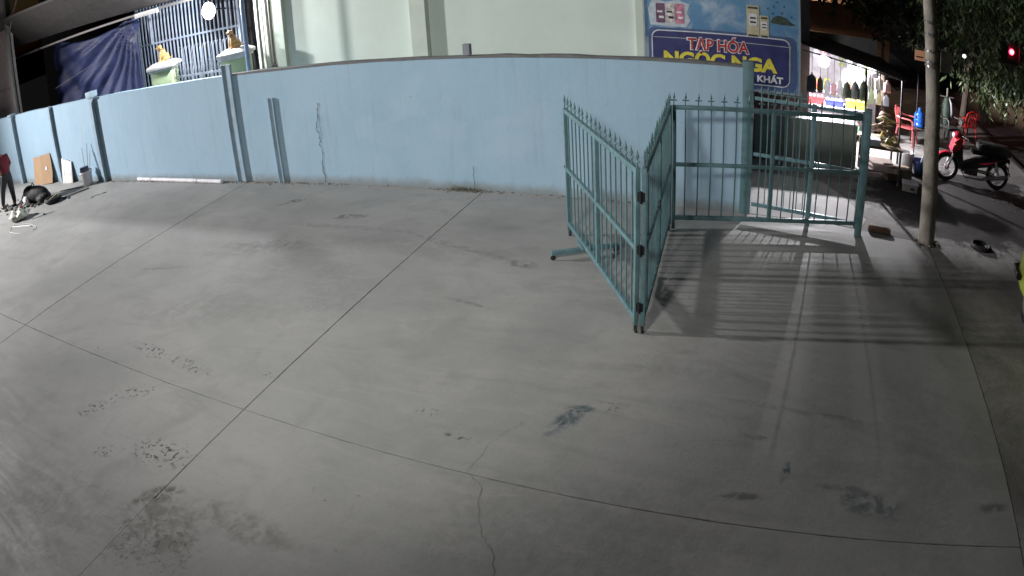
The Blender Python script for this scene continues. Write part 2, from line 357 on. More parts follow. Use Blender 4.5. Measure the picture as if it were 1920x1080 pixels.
def wob_wall(x0, x1, z1, y0, y1, step=.6):
    rnd = random.Random(4); n = int((x1 - x0) / step); xs_ = [x0 + (x1 - x0) * i / n for i in range(n + 1)]; mb = MB(); vs = []; fs = []
    for i, x in enumerate(xs_):
        zt = z1 + rnd.gauss(0, .006); yy = rnd.gauss(0, .003)
        vs += [(x, y0 + yy, -.12), (x, y0 + yy, zt), (x, y1, zt), (x, y1, -.12)]
    for i in range(n):
        a = 4 * i; c = a + 4
        fs += [(a, a + 1, c + 1, c), (a + 1, a + 2, c + 2, c + 1), (a + 2, a + 3, c + 3, c + 2)]
    fs += [(0, 3, 2, 1), (4 * n, 4 * n + 1, 4 * n + 2, 4 * n + 3)]
    return mb.add(vs, fs)
wob_wall(-30, -.36, 2.235, 0, .13).build('wall_face', WALLM, bw, smooth=0)
cp = MB(); x = -9.7; rnd = random.Random(9)
CAP = M('bare_mortar_grey', (.16, .16, .16), .9, dirt=.4)
MB_c = wob_wall(-9.72, -.37, .024, -.010, .145, .35); MB_c.v = [(p[0], p[1], max(p[2], -.012)) for p in MB_c.v]; MB_c.build('coping', CAP, bw, loc=(0, 0, 2.236), smooth=0)
STEEL = M('teal_steel', (.115, .215, .235), .5, .1, .16, 9, .12, 60, dirt=.5, dirtc=(.075, .085, .08))
PIL = M('pale_blue_steel', (.30, .41, .49), .6, 0, .12, 5, .1, dirt=.2, dirtc=(.12, .17, .19))
def ibeam(x, z1, width, depth, fl=.02):
    mb = MB(); d = depth
    d = depth; mb.box(x - width / 2, x - width / 2 + fl, -d, -.002, 0, z1).box(x + width / 2 - fl, x + width / 2, -d, -.002, 0, z1).box(x - width / 2 + fl, x + width / 2 - fl, -d * .35 - .004, -d * .35 + .004, 0, z1 - .002)
    return mb
def chan(x, z1, width, depth):
    return MB().box(x - width / 2, x + width / 2, -depth, -.002, 0, z1)
p = ibeam(-9.74, 2.47, .25, .065).build('steel_column', PIL, bw, smooth=0)
ibeam(-8.66, 1.70, .13, .05, .016).build('steel_column', PIL, bw, smooth=0)
for x, z1, wd, d in ((-20.2, 2.24, .2, .13), (-17.38, 2.26, .11, .10), (-14.93, 2.26, .13, .11)):
    chan(x, z1, wd, d).build('steel_column', PIL, bw, smooth=0)
MB().cbox(-15.08, -14.80, -.13, .10, 2.262, 2.42, .008).build('column_head', PIL, bw)
MB().cbox(-20.34, -20.06, -.15, .1, 2.24, 2.30, .008).build('column_head', PIL, bw)
MB().box(-4.645, -4.53, .01, .10, 2.27, 2.45).build('stub_post', M('grey_stub', (.22, .24, .26), .7), bw)
MB().cbox(-.36, -.19, -.03, .15, 0, 2.32, .01).build('end_post', STEEL, bw)
WCR = M('wall_crack_dark', (.05, .06, .065), .95, bump=0)
crack('crack', [(-7.55, 1.55), (-7.57, 1.40), (-7.60, 1.22), (-7.64, 1.09), (-7.60, .89), (-7.61, .77), (-7.57, .61), (-7.62, .46), (-7.61, .2), (-7.61, .02)], .0085, WCR, bw, 'y', -.011, 2, 5, .012)
crack('crack', [(-7.575, 1.33), (-7.56, 1.12), (-7.565, .92), (-7.59, .80)], .003, WCR, bw, 'y', -.011, 4, 5, .01)
crack('crack', [(-4.60, .42), (-4.61, .25), (-4.60, .0)], .004, WCR, bw, 'y', -.011, 6, 4, .006)
# crumbs of mortar and weeds along the foot of the wall
mb = MB(); rnd = random.Random(11)
for i in range(900):
    x = rnd.choice([rnd.uniform(-20, -1.5), rnd.gauss(-4.75, .25), rnd.gauss(-13.5, 2), rnd.gauss(-9.6, 1.2)]); y = WY - abs(rnd.gauss(0, .05)) - .012; s = rnd.uniform(.004, .02)
    if -25 < x < -.5: mb.ball((x, y, s * .35), (s * rnd.uniform(.7, 1.5), s, s * rnd.uniform(.4, .9)), 5, 3)
tag(mb.build('mortar_crumbs', M('mortar_crumb', (.2, .19, .175), .95)), 'grey mortar crumbs along the foot of the blue wall', 'rubble', kind='stuff')
mb = MB()
for i in range(260):
    x = rnd.gauss(-4.78, .14); y = WY - abs(rnd.gauss(0, .04)) - .015; h = rnd.uniform(.03, .11); dx, dy = rnd.gauss(0, .03), -abs(rnd.gauss(0, .03)); t = rnd.uniform(.002, .004)
    mb.add([(x - t, y, 0), (x + t, y, 0), (x + dx, y + dy, h)], [(0, 1, 2)])
tag(mb.build('weed_tuft', M('dry_weed', (.12, .12, .06), .9, bump=0), smooth=0), 'dry weeds sprouting at the foot of the blue wall', 'weeds', kind='stuff')

# ------------------------------------------------------------------ folding gate
gate = thing('folding_gate', (-1.17, 6.18, 0), 'teal steel folding gate of three spiked leaves standing zigzag in the yard', 'gate')
def spear_mesh():
    mb = MB(); mb.box(-.007, .007, -.007, .007, 0, .09)
    mb.lathe([(.007, .085), (.018, .11), (.012, .135), (.002, .185)], 6)
    mb.box(-.034, .034, -.006, .006, .062, .078).ball((-.036, 0, .07), .011, 6, 4).ball((.036, 0, .07), .011, 6, 4)
    return mb.mesh('spear', STEEL)
SPEAR = spear_mesh()
def bar_mesh(z0, z1, t=.008): return MB().box(-t, t, -t, t, z0, z1).mesh('bar', STEEL, 0)
BAR = bar_mesh(.20, 1.72); BARF = bar_mesh(.2, 1.78, .0075)
DARKM = M('black_iron', (.02, .02, .021), .5, .4, bump=.1)
RUB = M('black_rubber', (.018, .018, .018), .8)
GALV = M('worn_zinc', (.35, .36, .36), .4, .8)
def castor(parent, x, y):
    c = MB().torus((x, y, .042), .03, .012, 'x' if False else 'y', 16, 8).build('castor', RUB, parent)
    MB().box(x - .012, x + .012, y - .022, y - .016, .03, .1).box(x - .012, x + .012, y + .016, y + .022, .03, .1).box(x - .03, x + .03, y - .03, y + .03, .1, .108).build('castor_fork', GALV, c)
def leaf(A, B, n=16, ztop=1.75, foot0=0, foot1=0):
    A = Vector(A); B = Vector(B); L = (B - A).length; ang = math.atan2(B.y - A.y, B.x - A.x)
    mb = MB(); t = .025
    mb.cbox(0, .05, -t, t, foot0 or .11, ztop + .03, .004).cbox(L - .05, L, -t, t, foot1 or .11, ztop + .03, .004)
    mb.cbox(.048, L - .048, -t + .002, t - .002, ztop - .03, ztop + .028, .004)
    mb.cbox(.048, L - .048, -t + .003, t - .003, .925, .975, .004).cbox(.048, L - .048, -t + .002, t - .002, .15, .21, .004)
    mb.cbox(L / 2 - .03, L / 2 + .03, -t + .001, t - .001, .18, ztop, .004)
    fr = mb.build('gate_leaf', STEEL, gate); fr.location = (A.x - gate.location.x, A.y - gate.location.y, 0); fr.rotation_euler = (0, 0, ang)
    for i in range(1, n):
        u = L * i / n
        if abs(u - L / 2) > .05: obj('bar', BAR, fr, (u, 0, 0))
    for i in range(n + 1):
        u = min(max(L * i / n, .02), L - .02); o = obj('spear', SPEAR, fr, (u, 0, ztop + .027)); o.rotation_euler = (random.gauss(0, .03), random.gauss(0, .03), random.gauss(0, .06))
    return fr, L
A0, NA, NB, B1, P1 = (-2.60, 8.53), (-1.195, 6.20), (-1.135, 6.20), (-1.30, 9.05), (1.49, 9.65)
la, L = leaf(A0, NA); la['label'] = 'gate leaf with a wheeled outrigger, nearest the wall'
castor(la, L - .03, .0); castor(la, .03, 0)
MB().box(.02, .045, -.02, .02, .0, .11).build('foot', STEEL, la)
MB().cbox(-.06, .0, -.02, .02, .94, .98, .006).ball((-.07, 0, .96), .02).build('latch', DARKM, la)
og = MB().cbox(.70, .76, -.42, .46, .075, .125, .004).cbox(.60, .86, -.05, .09, .125, .17, .006).build('outrigger', STEEL, la)
for yy in (-.40, .43):
    MB().torus((.73, yy, .036), .025, .011, 'x', 14, 6).box(.715, .745, yy - .01, yy + .01, .03, .076).build('outrigger_castor', RUB, la)
lb, L = leaf(NB, B1); lb['label'] = 'middle gate leaf seen nearly edge-on'
castor(lb, .03, 0)
lc, L = leaf((-1.27, 9.06), P1, 16, 1.75, .02); lc['label'] = 'far gate leaf hinged on the fence post'
castor(lb, 2.8, 0)
for z in (.32, .95, 1.5):      # hinges that tie the leaves together
    MB().tube([(-1.165 + 1.17, 6.175 - 6.18, z - .06), (-1.165 + 1.17, 6.175 - 6.18, z + .06)], .014, 8).box(-.03, .04, .004, .012, z - .045, z + .045).build('hinge', DARKM, gate)
    MB().tube([(-1.30 + 1.17, 9.09 - 6.18, z - .06), (-1.30 + 1.17, 9.09 - 6.18, z + .06)], .014, 8).build('hinge', DARKM, gate)

fence = thing('fence_panel', (-.19, 9.96, 0), 'fixed teal spiked fence panel between the wall end and the gate post', 'fence')
A = Vector((-.17, 9.94)); B = Vector(P1); L = (B - A).length; ang = math.atan2(B.y - A.y, B.x - A.x)
mb = MB(); mb.cbox(0, L, -.02, .02, 1.77, 1.82, .004).cbox(0, L, -.021, .021, .93, .98, .004).cbox(0, L, -.02, .02, .15, .205, .004)
fr = mb.build('rail_frame', STEEL, fence); fr.location = (A.x + .19, A.y - 9.96, 0); fr.rotation_euler = (0, 0, ang)
for u, zt, wd in ((.9, 1.84, .035), (L + .035, 1.90, .055)):
    q = MB().cbox(u - wd, u + wd, -wd, wd, 0, zt, .006).build('post', STEEL, fence); q.location = fr.location; q.rotation_euler = fr.rotation_euler
for i in range(1, 9):
    u = .1 * i
    if abs(u - .9) > .05:
        q = obj('bar', BARF, fr, (u, 0, 0)); q = obj('spear', SPEAR, fr, (u, 0, 1.818))

# ------------------------------------------------------------------ utility pole at the slab corner
pole = thing('utility_pole', (2.71, 9.74, 0), 'round concrete utility pole leaning slightly at the yard corner', 'pole')
CONC = M('pole_concrete', (.36, .325, .275), .9, 0, .35, 2.6, .9, 16, dirt=.7, dirtc=(.15, .105, .07))
pts = [(0, 0, -.3), (-.0, 0, .05), (-.05, 0, .7), (-.10, 0, 1.3), (-.14, 0, 2.1), (-.25, 0, 3.64), (-.38, 0, 5.4), (-.46, 0, 7.5)]
MB().tube(pts, [.15, .14, .132, .128, .118, .10, .09, .08], 20).build('shaft', CONC, pole)
for z, x in ((3.32, -.23), (3.14, -.215), (2.90, -.20), (2.74, -.19), (2.68, -.186)):
    r = .112 if z > 3 else .12
    bnd = MB().torus((x, 0, z), r, .009, 'z', 24, 6).build('strap', GALV, pole)
    MB().cbox(x - .10, x - .04, -r - .03, -r + .01, z - .02, z + .02, .005).ball((x - .02, -r - .01, z), .018, 8, 6).build('strap_buckle', M('bright_clamp', (.7, .7, .7), .35, .3), bnd)
MB().cbox(-.03, .15, .06, .075, 2.60, 2.92, .004).build('notice_plate', M('faded_plate', (.38, .34, .29), .7, dirt=.3), pole)
MB().tube([(-.02, .12, -.02), (-.12, .13, 2.0), (-.25, .11, 4.0), (-.4, .1, 7.0)], .016, 6).build('cable_riser', DARKM, pole)
mb = MB(); rnd = random.Random(5)
for i in range(22):
    a = rnd.uniform(0, 6.28); r_ = rnd.uniform(.13, .24); s = rnd.uniform(.015, .05); mb.ball((r_ * math.cos(a), r_ * math.sin(a), s * .2), (s, s * .8, s * .6), 7, 5)
mb.build('footing', M('footing_rubble', (.2, .18, .16), .9), pole)['kind'] = 'stuff'

# ------------------------------------------------------------------ mint house behind the wall
MINT = M('mint_render', (.61, .69, .625), .75, 0, .06, .8, .1, 30, dirt=.28, dirtc=(.42, .47, .42), spec=.2)
MINT2 = M('mint_trim', (.56, .62, .54), .75, 0, .08, 1.2, .08, 30, spec=.2)
mint = thing('mint_house', (-6, 12, 0), 'pale mint green rendered house behind the blue wall', 'house')
MB().box(-3.9, 3.9, .0, 6, -.05, 5.2).build('wall', MINT, mint, smooth=0)
MB().box(-.55, -.22, -.16, -.002, -.05, 5.2).build('pilaster', MINT2, mint, smooth=0)
MB().box(-3.98, -3.72, -.12, -.003, -.05, 5.2).build('corner_pier', MINT2, mint, smooth=0)
MB().box(3.72, 3.9, -.07, -.003, -.05, 5.2).build('corner_pier', MINT2, mint, smooth=0)
for k, x in enumerate((-4.62, -4.5, -4.36, -4.22)):
    MB().box(x - .03, x + .04, .02 + .03 * (k % 2), .30, -.05, 5.2).build('fluted_strip', M('pale_strip', (.66, .68, .62), .7), mint, smooth=0)
MB().tube([(-4.08, -.1, -.05), (-4.08, -.1, 2.05)], .052, 12).tube([(-4.08, -.1, 2.05), (-4.08, -.1, 5.2)], .038, 12).lathe([(.06, 0), (.06, .09), (.04, .1)], 12, (-4.08, -.1, 1.98)).build('downpipe', M('brown_pipe', (.22, .19, .17), .5), mint)

# ------------------------------------------------------------------ the neighbour's gate, grille, tarp and eave on the left
DGREY = M('dark_grey_wall', (.035, .033, .032), .9)
bh = thing('barred_house', (-16, 14, 0), 'dark house front under a wide eave behind the blue tarp', 'house')
MB().box(-9, 5.0, .4, 3, -.02, 6.5).build('wall', DGREY, bh, smooth=0)
so = MB(); so.add([(-6.5, -2.4, 4.42), (4.9, -2.4, 4.05), (4.9, -3.6, 5.0), (-6.5, -3.6, 5.5), (-6.5, -2.35, 4.50), (4.9, -2.35, 4.13), (4.9, -3.55, 5.08), (-6.5, -3.55, 5.58)], [(0, 1, 2, 3), (7, 6, 5, 4), (0, 4, 5, 1), (1, 5, 6, 2), (2, 6, 7, 3), (3, 7, 4, 0)])
so.build('eave', M('eave_sheet', (.07, .063, .06), .8, dirt=.4), bh, smooth=0)
MB().box(-6.5, 4.9, -2.46, -2.40, 4.0, 4.06).build('eave_batten', M('eave_batten', (.26, .24, .23), .7), bh)
MB().box(-6.6, 5, -2.4, .5, 4.6, 4.7).build('ceiling', DGREY, bh, smooth=0)
MB().cbox(1.45, 2.45, -2.50, -2.44, 3.93, 4.06, .01).build('lamp_strip', M('pale_strip_lamp', (.6, .6, .58), .5), bh)
gr = thing('window_grille', (-13.4, 12.25, 0), 'tall blue grey barred grille behind the flood lamp and stone pillars', 'grille')
GB = M('blue_grey_iron', (.24, .29, .38), .45, .1, .15, 8, .1)
mb = MB()
for z in (1.0, 3.07, 4.05): mb.box(-2.0, 2.05, -.02, .02, z, z + .05)
mb.box(-2.03, -1.97, -.03, .03, 0, 4.3).box(2.0, 2.07, -.03, .03, 0, 4.3).box(-1.4, -1.3, -.03, .03, 3.1, 4.1).box(1.62, 1.68, -.03, .03, 2.2, 4.1)
mb.build('frame', GB, gr, smooth=0)
GBAR = MB().box(-.018, .018, -.015, .015, .0, 4.2).mesh('bar', GB, 0)
for i in range(27): obj('bar', GBAR, gr, (-1.93 + i * .148, 0, 0))
MB().box(-2.3, 2.4, .35, .4, 0, 4.6).build('backing', M('room_dark', (.012, .012, .016), .9), gr, smooth=0)

TARP = M('royal_blue_tarp', (.034, .048, .14), .6, 0, .25, 2.5, .25, 14, spec=.3)
nu, nv = 70, 40; vs = []; fs = []; rnd = random.Random(3); cx, cz = -15.15, 4.15
for j in range(nv + 1):
    for i in range(nu + 1):
        u, v = i / nu, j / nv; x = -20.15 + 5.05 * u
        zt = 4.0 - .27 * math.sin(math.pi * min(1, (1 - u) / .95)) ** 1.2 + .05 * u
        z = zt + (1.2 - zt) * v
        r = math.hypot(x - cx, z - cz); a = math.atan2(cz - z, cx - x)
        y = .07 * math.sin(a * 34 + .9 * math.sin(r * 1.3)) * min(1, r / .5) * (1 / (1 + .25 * r)) + .06 * math.sin(x * 2.1 + z * 1.7) + .035 * math.sin(a * 71 + r) / (1 + .3 * r) + .12 * math.sin(u * 9) * (1 - v)
        y += .05 * math.sin((z - .25 * (x + 17.8) ** 2) * 7) * max(0, 1 - abs(x + 18) / 2.2)
        vs.append((x + .04 * math.sin(z * 5), y, z))
for j in range(nv):
    for i in range(nu): a = j * (nu + 1) + i; fs.append((a, a + 1, a + nu + 2, a + nu + 1))
tp = MB().add(vs, fs).build('tarpaulin', TARP, smooth=180); tp.location = (0, 12.02, 0)
md = tp.modifiers.new('thick', 'SOLIDIFY'); md.thickness = .004
tag(tp, 'creased royal blue tarpaulin hung under the dark eave', 'tarpaulin')
tag(MB().tube([(-19.6, 11.6, 2.55), (-18.4, 11.6, 2.75), (-17.0, 11.6, 3.0)], .006, 5).build('hanging_wire', M('grey_wire', (.3, .29, .27), .5)), 'thin grey wire stretched in front of the blue tarp', 'wire')

GREEN = M('lime_render', (.36, .44, .26), .75, 0, .1, 3, .1, dirt=.2, dirtc=(.25, .3, .18)); CAPW = M('white_cap_stone', (.52, .50, .50), .7, dirt=.2, dirtc=(.3, .29, .28))
def gatepillar(x, lab):
    t = thing('gate_pillar', (x, 11.45, 0), lab, 'pillar', R(28), 'lime green gate pillars')
    MB().cbox(-.29, .29, -.29, .29, 0, 2.42, .012).build('shaft', GREEN, t)
    mb = MB(); mb.cbox(-.33, .33, -.33, .33, 2.41, 2.47, .01).cbox(-.38, .38, -.38, .38, 2.47, 2.55, .012)
    mb.add([(-.38, -.38, 2.547), (.38, -.38, 2.547), (.38, .38, 2.547), (-.38, .38, 2.547), (-.24, -.24, 2.63), (.24, -.24, 2.63), (.24, .24, 2.63), (-.24, .24, 2.63)], [(4, 5, 6, 7), (0, 1, 5, 4), (1, 2, 6, 5), (2, 3, 7, 6), (3, 0, 4, 7)])
    mb.build('capstone', CAPW, t); return t
gatepillar(-13.45, 'lime green gate pillar beside the blue tarp, with white capstone')
gatepillar(-10.82, 'lime green gate pillar beside the mint house, with white capstone')
def dog(x, lab, rz):
    t = thing('dog_statue', (x, 11.45, 2.628), lab, 'statue', rz, 'dog statues on the gate pillars')
    mb = MB()                                        # sitting dog facing -y
    mb.ball((0, .06, .12), (.085, .12, .10)).ball((0, -.0, .20), (.075, .085, .13), mat=Matrix.Rotation(-.35, 3, 'X')).ball((0, -.045, .30), (.055, .06, .08))
    mb.ball((0, -.065, .385), (.062, .07, .06)).ball((0, -.135, .37), (.034, .05, .03)).ball((-.055, -.04, .385), (.018, .03, .055)).ball((.055, -.04, .385), (.018, .03, .055))
    for s in (-1, 1):
        mb.tube([(s * .045, -.06, .24), (s * .05, -.085, .12), (s * .05, -.085, .02)], [.036, .028, .026], 10).ball((s * .05, -.105, .018), (.03, .045, .02))
        mb.ball((s * .085, .06, .075), (.045, .10, .08)).ball((s * .10, -.02, .02), (.03, .055, .02))
    mb.tube([(0, .16, .06), (.03, .22, .05), (.06, .23, .12)], [.022, .018, .01], 8)
    b = mb.build('body', M('tan_glazed_dog', (.45, .27, .10), .45, 0, .55, 7, .1, dirt=.5, dirtc=(.10, .04, .015)), t, smooth=180)
    md = b.modifiers.new('r', 'REMESH'); md.mode = 'VOXEL'; md.voxel_size = .011; md.use_smooth_shade = True
    MB().ball((0, -.183, .378), .014).build('nose', DARKM, t)
    for s in (-1, 1): MB().ball((s * .028, -.122, .408), .009).build('eye', DARKM, t)
    MB().torus((0, -.04, .315), .062, .012, 'z', 16, 6).build('collar', M('dark_collar', (.12, .02, .015), .6), t)
dog(-13.45, 'tan dog statue sitting on the pillar beside the blue tarp', R(-35)); dog(-10.86, 'tan dog statue sitting on the pillar beside the mint house', R(-20))
lf = thing('spiked_fence', (-12.1, 11.5, 0), 'low iron fence with curled spikes between the lime pillars', 'fence')
IR = M('pale_iron', (.28, .31, .36), .45, .3)
MB().box(-1.0, 1.0, -.018, .018, 2.12, 2.17).box(-1.0, 1.0, -.018, .018, .6, .65).box(-.03, .03, -.02, .02, 0, 2.12).build('rail', IR, lf, smooth=0)
SP = MB().tube([(0, 0, .6), (0, 0, 2.15), (0, 0, 2.32), (.02, 0, 2.42), (.0, 0, 2.48)], [.009, .009, .011, .007, .002], 6).tube([(0, 0, 2.2), (.035, 0, 2.27), (.045, 0, 2.35)], .005, 5).mesh('picket', IR)
for i in range(21): obj('picket', SP, lf, (-.98 + i * .098, 0, 0))
ARC = MB().tube([(0, .12, 2.2), (0, .12, 2.78), (.03, .12, 2.86), (.07, .12, 2.88)], .007, 6).mesh('arched_bar', IR)
for i in range(19): obj('arched_bar', ARC, lf, (-.9 + i * .1, 0, 0))
tag(MB().tube([(-10.07, 11.0, 0), (-10.07, 11.0, 4.6)], .05, 14).build('steel_post', M('light_blue_post', (.22, .32, .5), .45, .1)), 'slim blue steel post between pillar and mint house', 'post')
fl = thing('flood_lamp', (-11.75, 11.62, 3.41), 'glaring white flood lamp in front of the barred grille', 'lamp')
MB().lathe([(.05, -.13), (.15, -.08), (.22, -.02), (.23, .0)], 26, (0, 0, 0), Matrix.Translation((0, 0, .22)) @ Matrix.Rotation(R(90), 4, 'X')).build('housing', DARKM, fl)
MB().lathe([(.21, .002), (.20, .02), (.12, .04), (.02, .048)], 26, (0, 0, 0), Matrix.Translation((0, 0, .22)) @ Matrix.Rotation(R(90), 4, 'X')).build('glass', M('lit_led', (1, 1, 1), .4, bump=0, emit=(.95, .96, 1.0), es=60), fl)
MB().tube([(0, .12, .22), (0, .30, .22), (0, .62, .18)], .02, 8).build('bracket', DARKM, fl)
lc2 = thing('steel_column', (-20.95, 10.62, 0), 'tall grey steel column at the left edge above the wall', 'column')
ST2 = M('weathered_grey_steel', (.17, .17, .165), .6, .2, dirt=.3)
MB().box(-.09, .09, -.07, -.06, 0, 6.4).box(-.09, .09, .06, .07, 0, 6.4).box(-.01, .01, -.06, .06, 0, 6.4).build('shaft', ST2, lc2, smooth=0)
MB().tube([(.05, 0, 4.9), (1.7, -.2, 6.3)], .03, 8).build('brace', ST2, lc2)
sw = thing('side_house', (-24, 10.75, 0), 'pinkish grey rendered house wall at the far left edge', 'house')
MB().box(-6, 2.72, 0, .25, 0, 6.5).build('wall', M('pink_grey_render', (.42, .35, .35), .8, dirt=.3, dirtc=(.25, .22, .22)), sw, smooth=0)
MB().box(-6, 2.72, -.03, -.002, 3.05, 3.12).build('string_course', M('pink_trim', (.3, .26, .26), .8), sw, smooth=0)

# ------------------------------------------------------------------ shop sign
sg = thing('shop_sign', (0, 11.5, 0), 'sky blue shop sign board with navy panel reading TẠP HÓA', 'sign')
def sky_print():
    m = bpy.data.materials.new('printed_sky'); m.use_nodes = True; nt = m.node_tree; b = nt.nodes['Principled BSDF']
    tc = N(nt, 'ShaderNodeTexCoord').outputs['Object']; sp = N(nt, 'ShaderNodeSeparateXYZ'); nt.links.new(tc, sp.inputs[0])
    n = noise(nt, tc, 2.2, 6, .6, .4)
    c = mixc(nt, ramp(nt, sp.outputs[2], 1.6, 3.2), (.045, .11, .26), (.10, .27, .46))
    k = math_(nt, 'MULTIPLY', ramp(nt, n.outputs[0], .42, .66), ramp(nt, sp.outputs[0], .3, -1.6, .3, 1.))
    nt.links.new(mixc(nt, k, c, (.46, .54, .62)), b.inputs['Base Color']); b.inputs['Roughness'].default_value = .45; return m
MB().box(-2.04, .55, 0, .05, 1.63, 4.2).build('board', sky_print(), sg, smooth=0)
mb = MB(); mb.box(-2.07, -2.04, -.02, .06, 1.60, 4.2).box(.55, .58, -.02, .06, 1.60, 4.2).box(-2.04, .55, -.02, .06, 1.60, 1.63); mb.build('frame', M('sign_frame', (.35, .38, .42), .5, .3), sg, smooth=0)
def rrect(x0, x1, z0, z1, r, n=6):
    o = []
    for cx_, cz_, a0 in ((x1 - r, z1 - r, 0), (x0 + r, z1 - r, 90), (x0 + r, z0 + r, 180), (x1 - r, z0 + r, 270)):
        for k in range(n + 1): a = R(a0 + 90 * k / n); o.append((cx_ + r * math.cos(a), cz_ + r * math.sin(a)))
    return o
o_, i_ = rrect(-1.94, .40, 1.71, 2.54, .13), rrect(-1.92, .38, 1.73, 2.52, .115)
MB().prism(rrect(-1.99, .50, 1.66, 2.58, .10), -.004, -.001).build('panel_edge', M('sign_blue_edge', (.06, .10, .22), .5), sg, smooth=0)
MB().prism(o_, -.008, -.005).build('panel_border', M('sign_white', (.62, .64, .68), .5, bump=0), sg, smooth=0)
MB().prism(i_, -.012, -.009).build('navy_panel', M('sign_navy', (.026, .028, .13), .45, bump=0), sg, smooth=0)
MB().box(-1.94, .42, -.016, -.013, 2.405, 2.418).build('cable', M('sign_wire', (.35, .36, .4), .5), sg, smooth=0)
RED = M('sign_red', (.42, .018, .02), .45, bump=0); YEL = M('sign_yellow', (.72, .62, .06), .45, bump=0); SW = M('sign_letter_white', (.75, .75, .78), .45, bump=0)
def sign_text(name, body, size, m, x, z, y, bold, width):
    me = text_mesh(body, size, m, bold, .003); o = obj(name, me, sg); xs_ = [v.co.x for v in me.vertices]; s = width / (max(xs_) - min(xs_))
    for v in me.vertices: v.co.x = (v.co.x - (max(xs_) + min(xs_)) / 2) * s
    o.location = (x, y, z); o.rotation_euler = (R(90), 0, 0); return o
sign_text('lettering', 'TẠP HÓA', .27, SW, -.82, 2.235, -.018, .018, 1.06); sign_text('lettering', 'TẠP HÓA', .27, RED, -.82, 2.235, -.023, .006, 1.02)
sign_text('lettering', 'NGỌC NGA', .31, YEL, -.78, 1.955, -.018, .014, 1.92)
sign_text('lettering', 'NƯỚC GIẢI KHÁT', .15, SW, -.40, 1.775, -.018, .006, 1.36)
# printed products and island above the panel
MB().prism([(-1.95, 2.62), (-1.35, 2.6), (-1.28, 2.72), (-1.33, 2.86), (-1.28, 3.0), (-1.45, 3.06), (-1.7, 3.03), (-1.9, 3.08), (-1.98, 2.9)], -.004, -.001).build('print_splash', M('print_white', (.5, .56, .62), .5, scale=9), sg, smooth=0)
for k, (x0, x1, c) in enumerate(((-1.85, -1.70, (.16, .07, .14)), (-1.69, -1.54, (.62, .58, .56)), (-1.53, -1.38, (.55, .2, .3)))):
    pk = MB().prism(rrect(x0, x1, 2.66, 3.0, .02, 2), -.008, -.005).build('print_packet', M('packet_%d' % k, c, .45, var=.5, scale=14, bump=0), sg, smooth=0)
    for q_ in ((.02, .04, 2.84, 2.87), (.05, .02, 2.74, 2.78)): MB().box(x0 + q_[0], x1 - q_[1], -.011, -.009, q_[2], q_[3]).build('packet_mark', DARKM if k == 1 else SW, pk, smooth=0)
for x0, x1, z0, z1 in ((-.335, -.125, 2.52, 3.07), (-.115, .035, 2.52, 2.91)):
    w_ = x1 - x0
    cn = MB().prism(rrect(x0, x1, z0, z1, .015, 2), -.007, -.004).build('print_can', M('can_cream', (.55, .50, .33), .45, scale=12), sg, smooth=0)
    for q_ in (z1 - .06, z0 + .015): MB().box(x0 + .02, x1 - .02, -.010, -.008, q_, q_ + .035).build('can_band', M('can_dark', (.06, .055, .05), .5), cn, smooth=0)
    MB().prism(rrect(x0 + w_ * .16, x1 - w_ * .16, z0 + (z1 - z0) * .36, z0 + (z1 - z0) * .74, .025, 3), -.011, -.008).build('can_label', SW, cn, smooth=0)
    for q_ in (.58, .45): MB().box(x0 + w_ * .27, x1 - w_ * .27, -.014, -.012, z0 + (z1 - z0) * q_, z0 + (z1 - z0) * (q_ + .05)).build('can_mark', DARKM, cn, smooth=0)
isl = [(.06, 2.80), (.10, 2.88), (.16, 2.925), (.24, 2.93), (.32, 2.91), (.38, 2.86), (.44, 2.82), (.50, 2.80)]
MB().prism(isl + [(.4, 2.785), (.16, 2.785)], -.006, -.003).build('print_island', M('print_island', (.05, .075, .06), .5, scale=18, var=.6, bump=0), sg, smooth=0)
for x, z in ((.02, 3.04), (.12, 3.08), (.26, 2.98), (.30, 3.1), (.42, 2.93), (.18, 3.17), (.1, 2.96)):
    MB().prism([(x - .02, z + .02), (x, z - .005), (x + .01, z + .03), (x + .004, z - .025)], -.006, -.003).build('print_bird', DARKM, sg, smooth=0)

# ------------------------------------------------------------------ grocery shop under the lamp
BRN = M('brown_post', (.12, .09, .075), .8, dirt=.4); WHT = M('shop_white', (.7, .69, .72), .6)
sh = thing('grocery_shop', (1.0, 13, 0), 'brightly lit open grocery shop with a sloping dark awning', 'shop')
MB().box(-.37, -.12, .73, .98, PZ, 4.6).build('corner_post', BRN, sh, smooth=0)
MB().box(-3.0, -.42, .62, .72, PZ, 2.44).build('side_wall', M('side_brick', (.14, .07, .06), .85), sh, smooth=0)
MB().box(-2.9, -.38, .73, 4.5, 2.45, 4.8).build('upper_wall', M('upper_dark', (.06, .05, .045), .85), sh, smooth=0)
MB().box(-.28, -.2, .99, 3.3, PZ, 2.3).build('inner_wall', WHT, sh, smooth=0)
MB().box(-.2, 1.75, 3.3, 3.4, PZ, 2.3).build('back_wall', WHT, sh, smooth=0)
aw = MB(); nn = 14
AW = M('awning_sheet', (.085, .075, .072), .75, dirt=.4)
vs = []; fs = []
for i in range(nn * 2 + 1):
    y = .25 + (3.6 - .25) * i / (nn * 2); dz = .018 * (i % 2)
    vs += [(-.30, y, 2.30 + dz), (1.9, y, 1.86 + dz)]
for i in range(nn * 2): fs.append((2 * i, 2 * i + 1, 2 * i + 3, 2 * i + 2))
a_ = aw.add(vs, fs).build('awning', AW, sh, smooth=0); md = a_.modifiers.new('t', 'SOLIDIFY'); md.thickness = .012
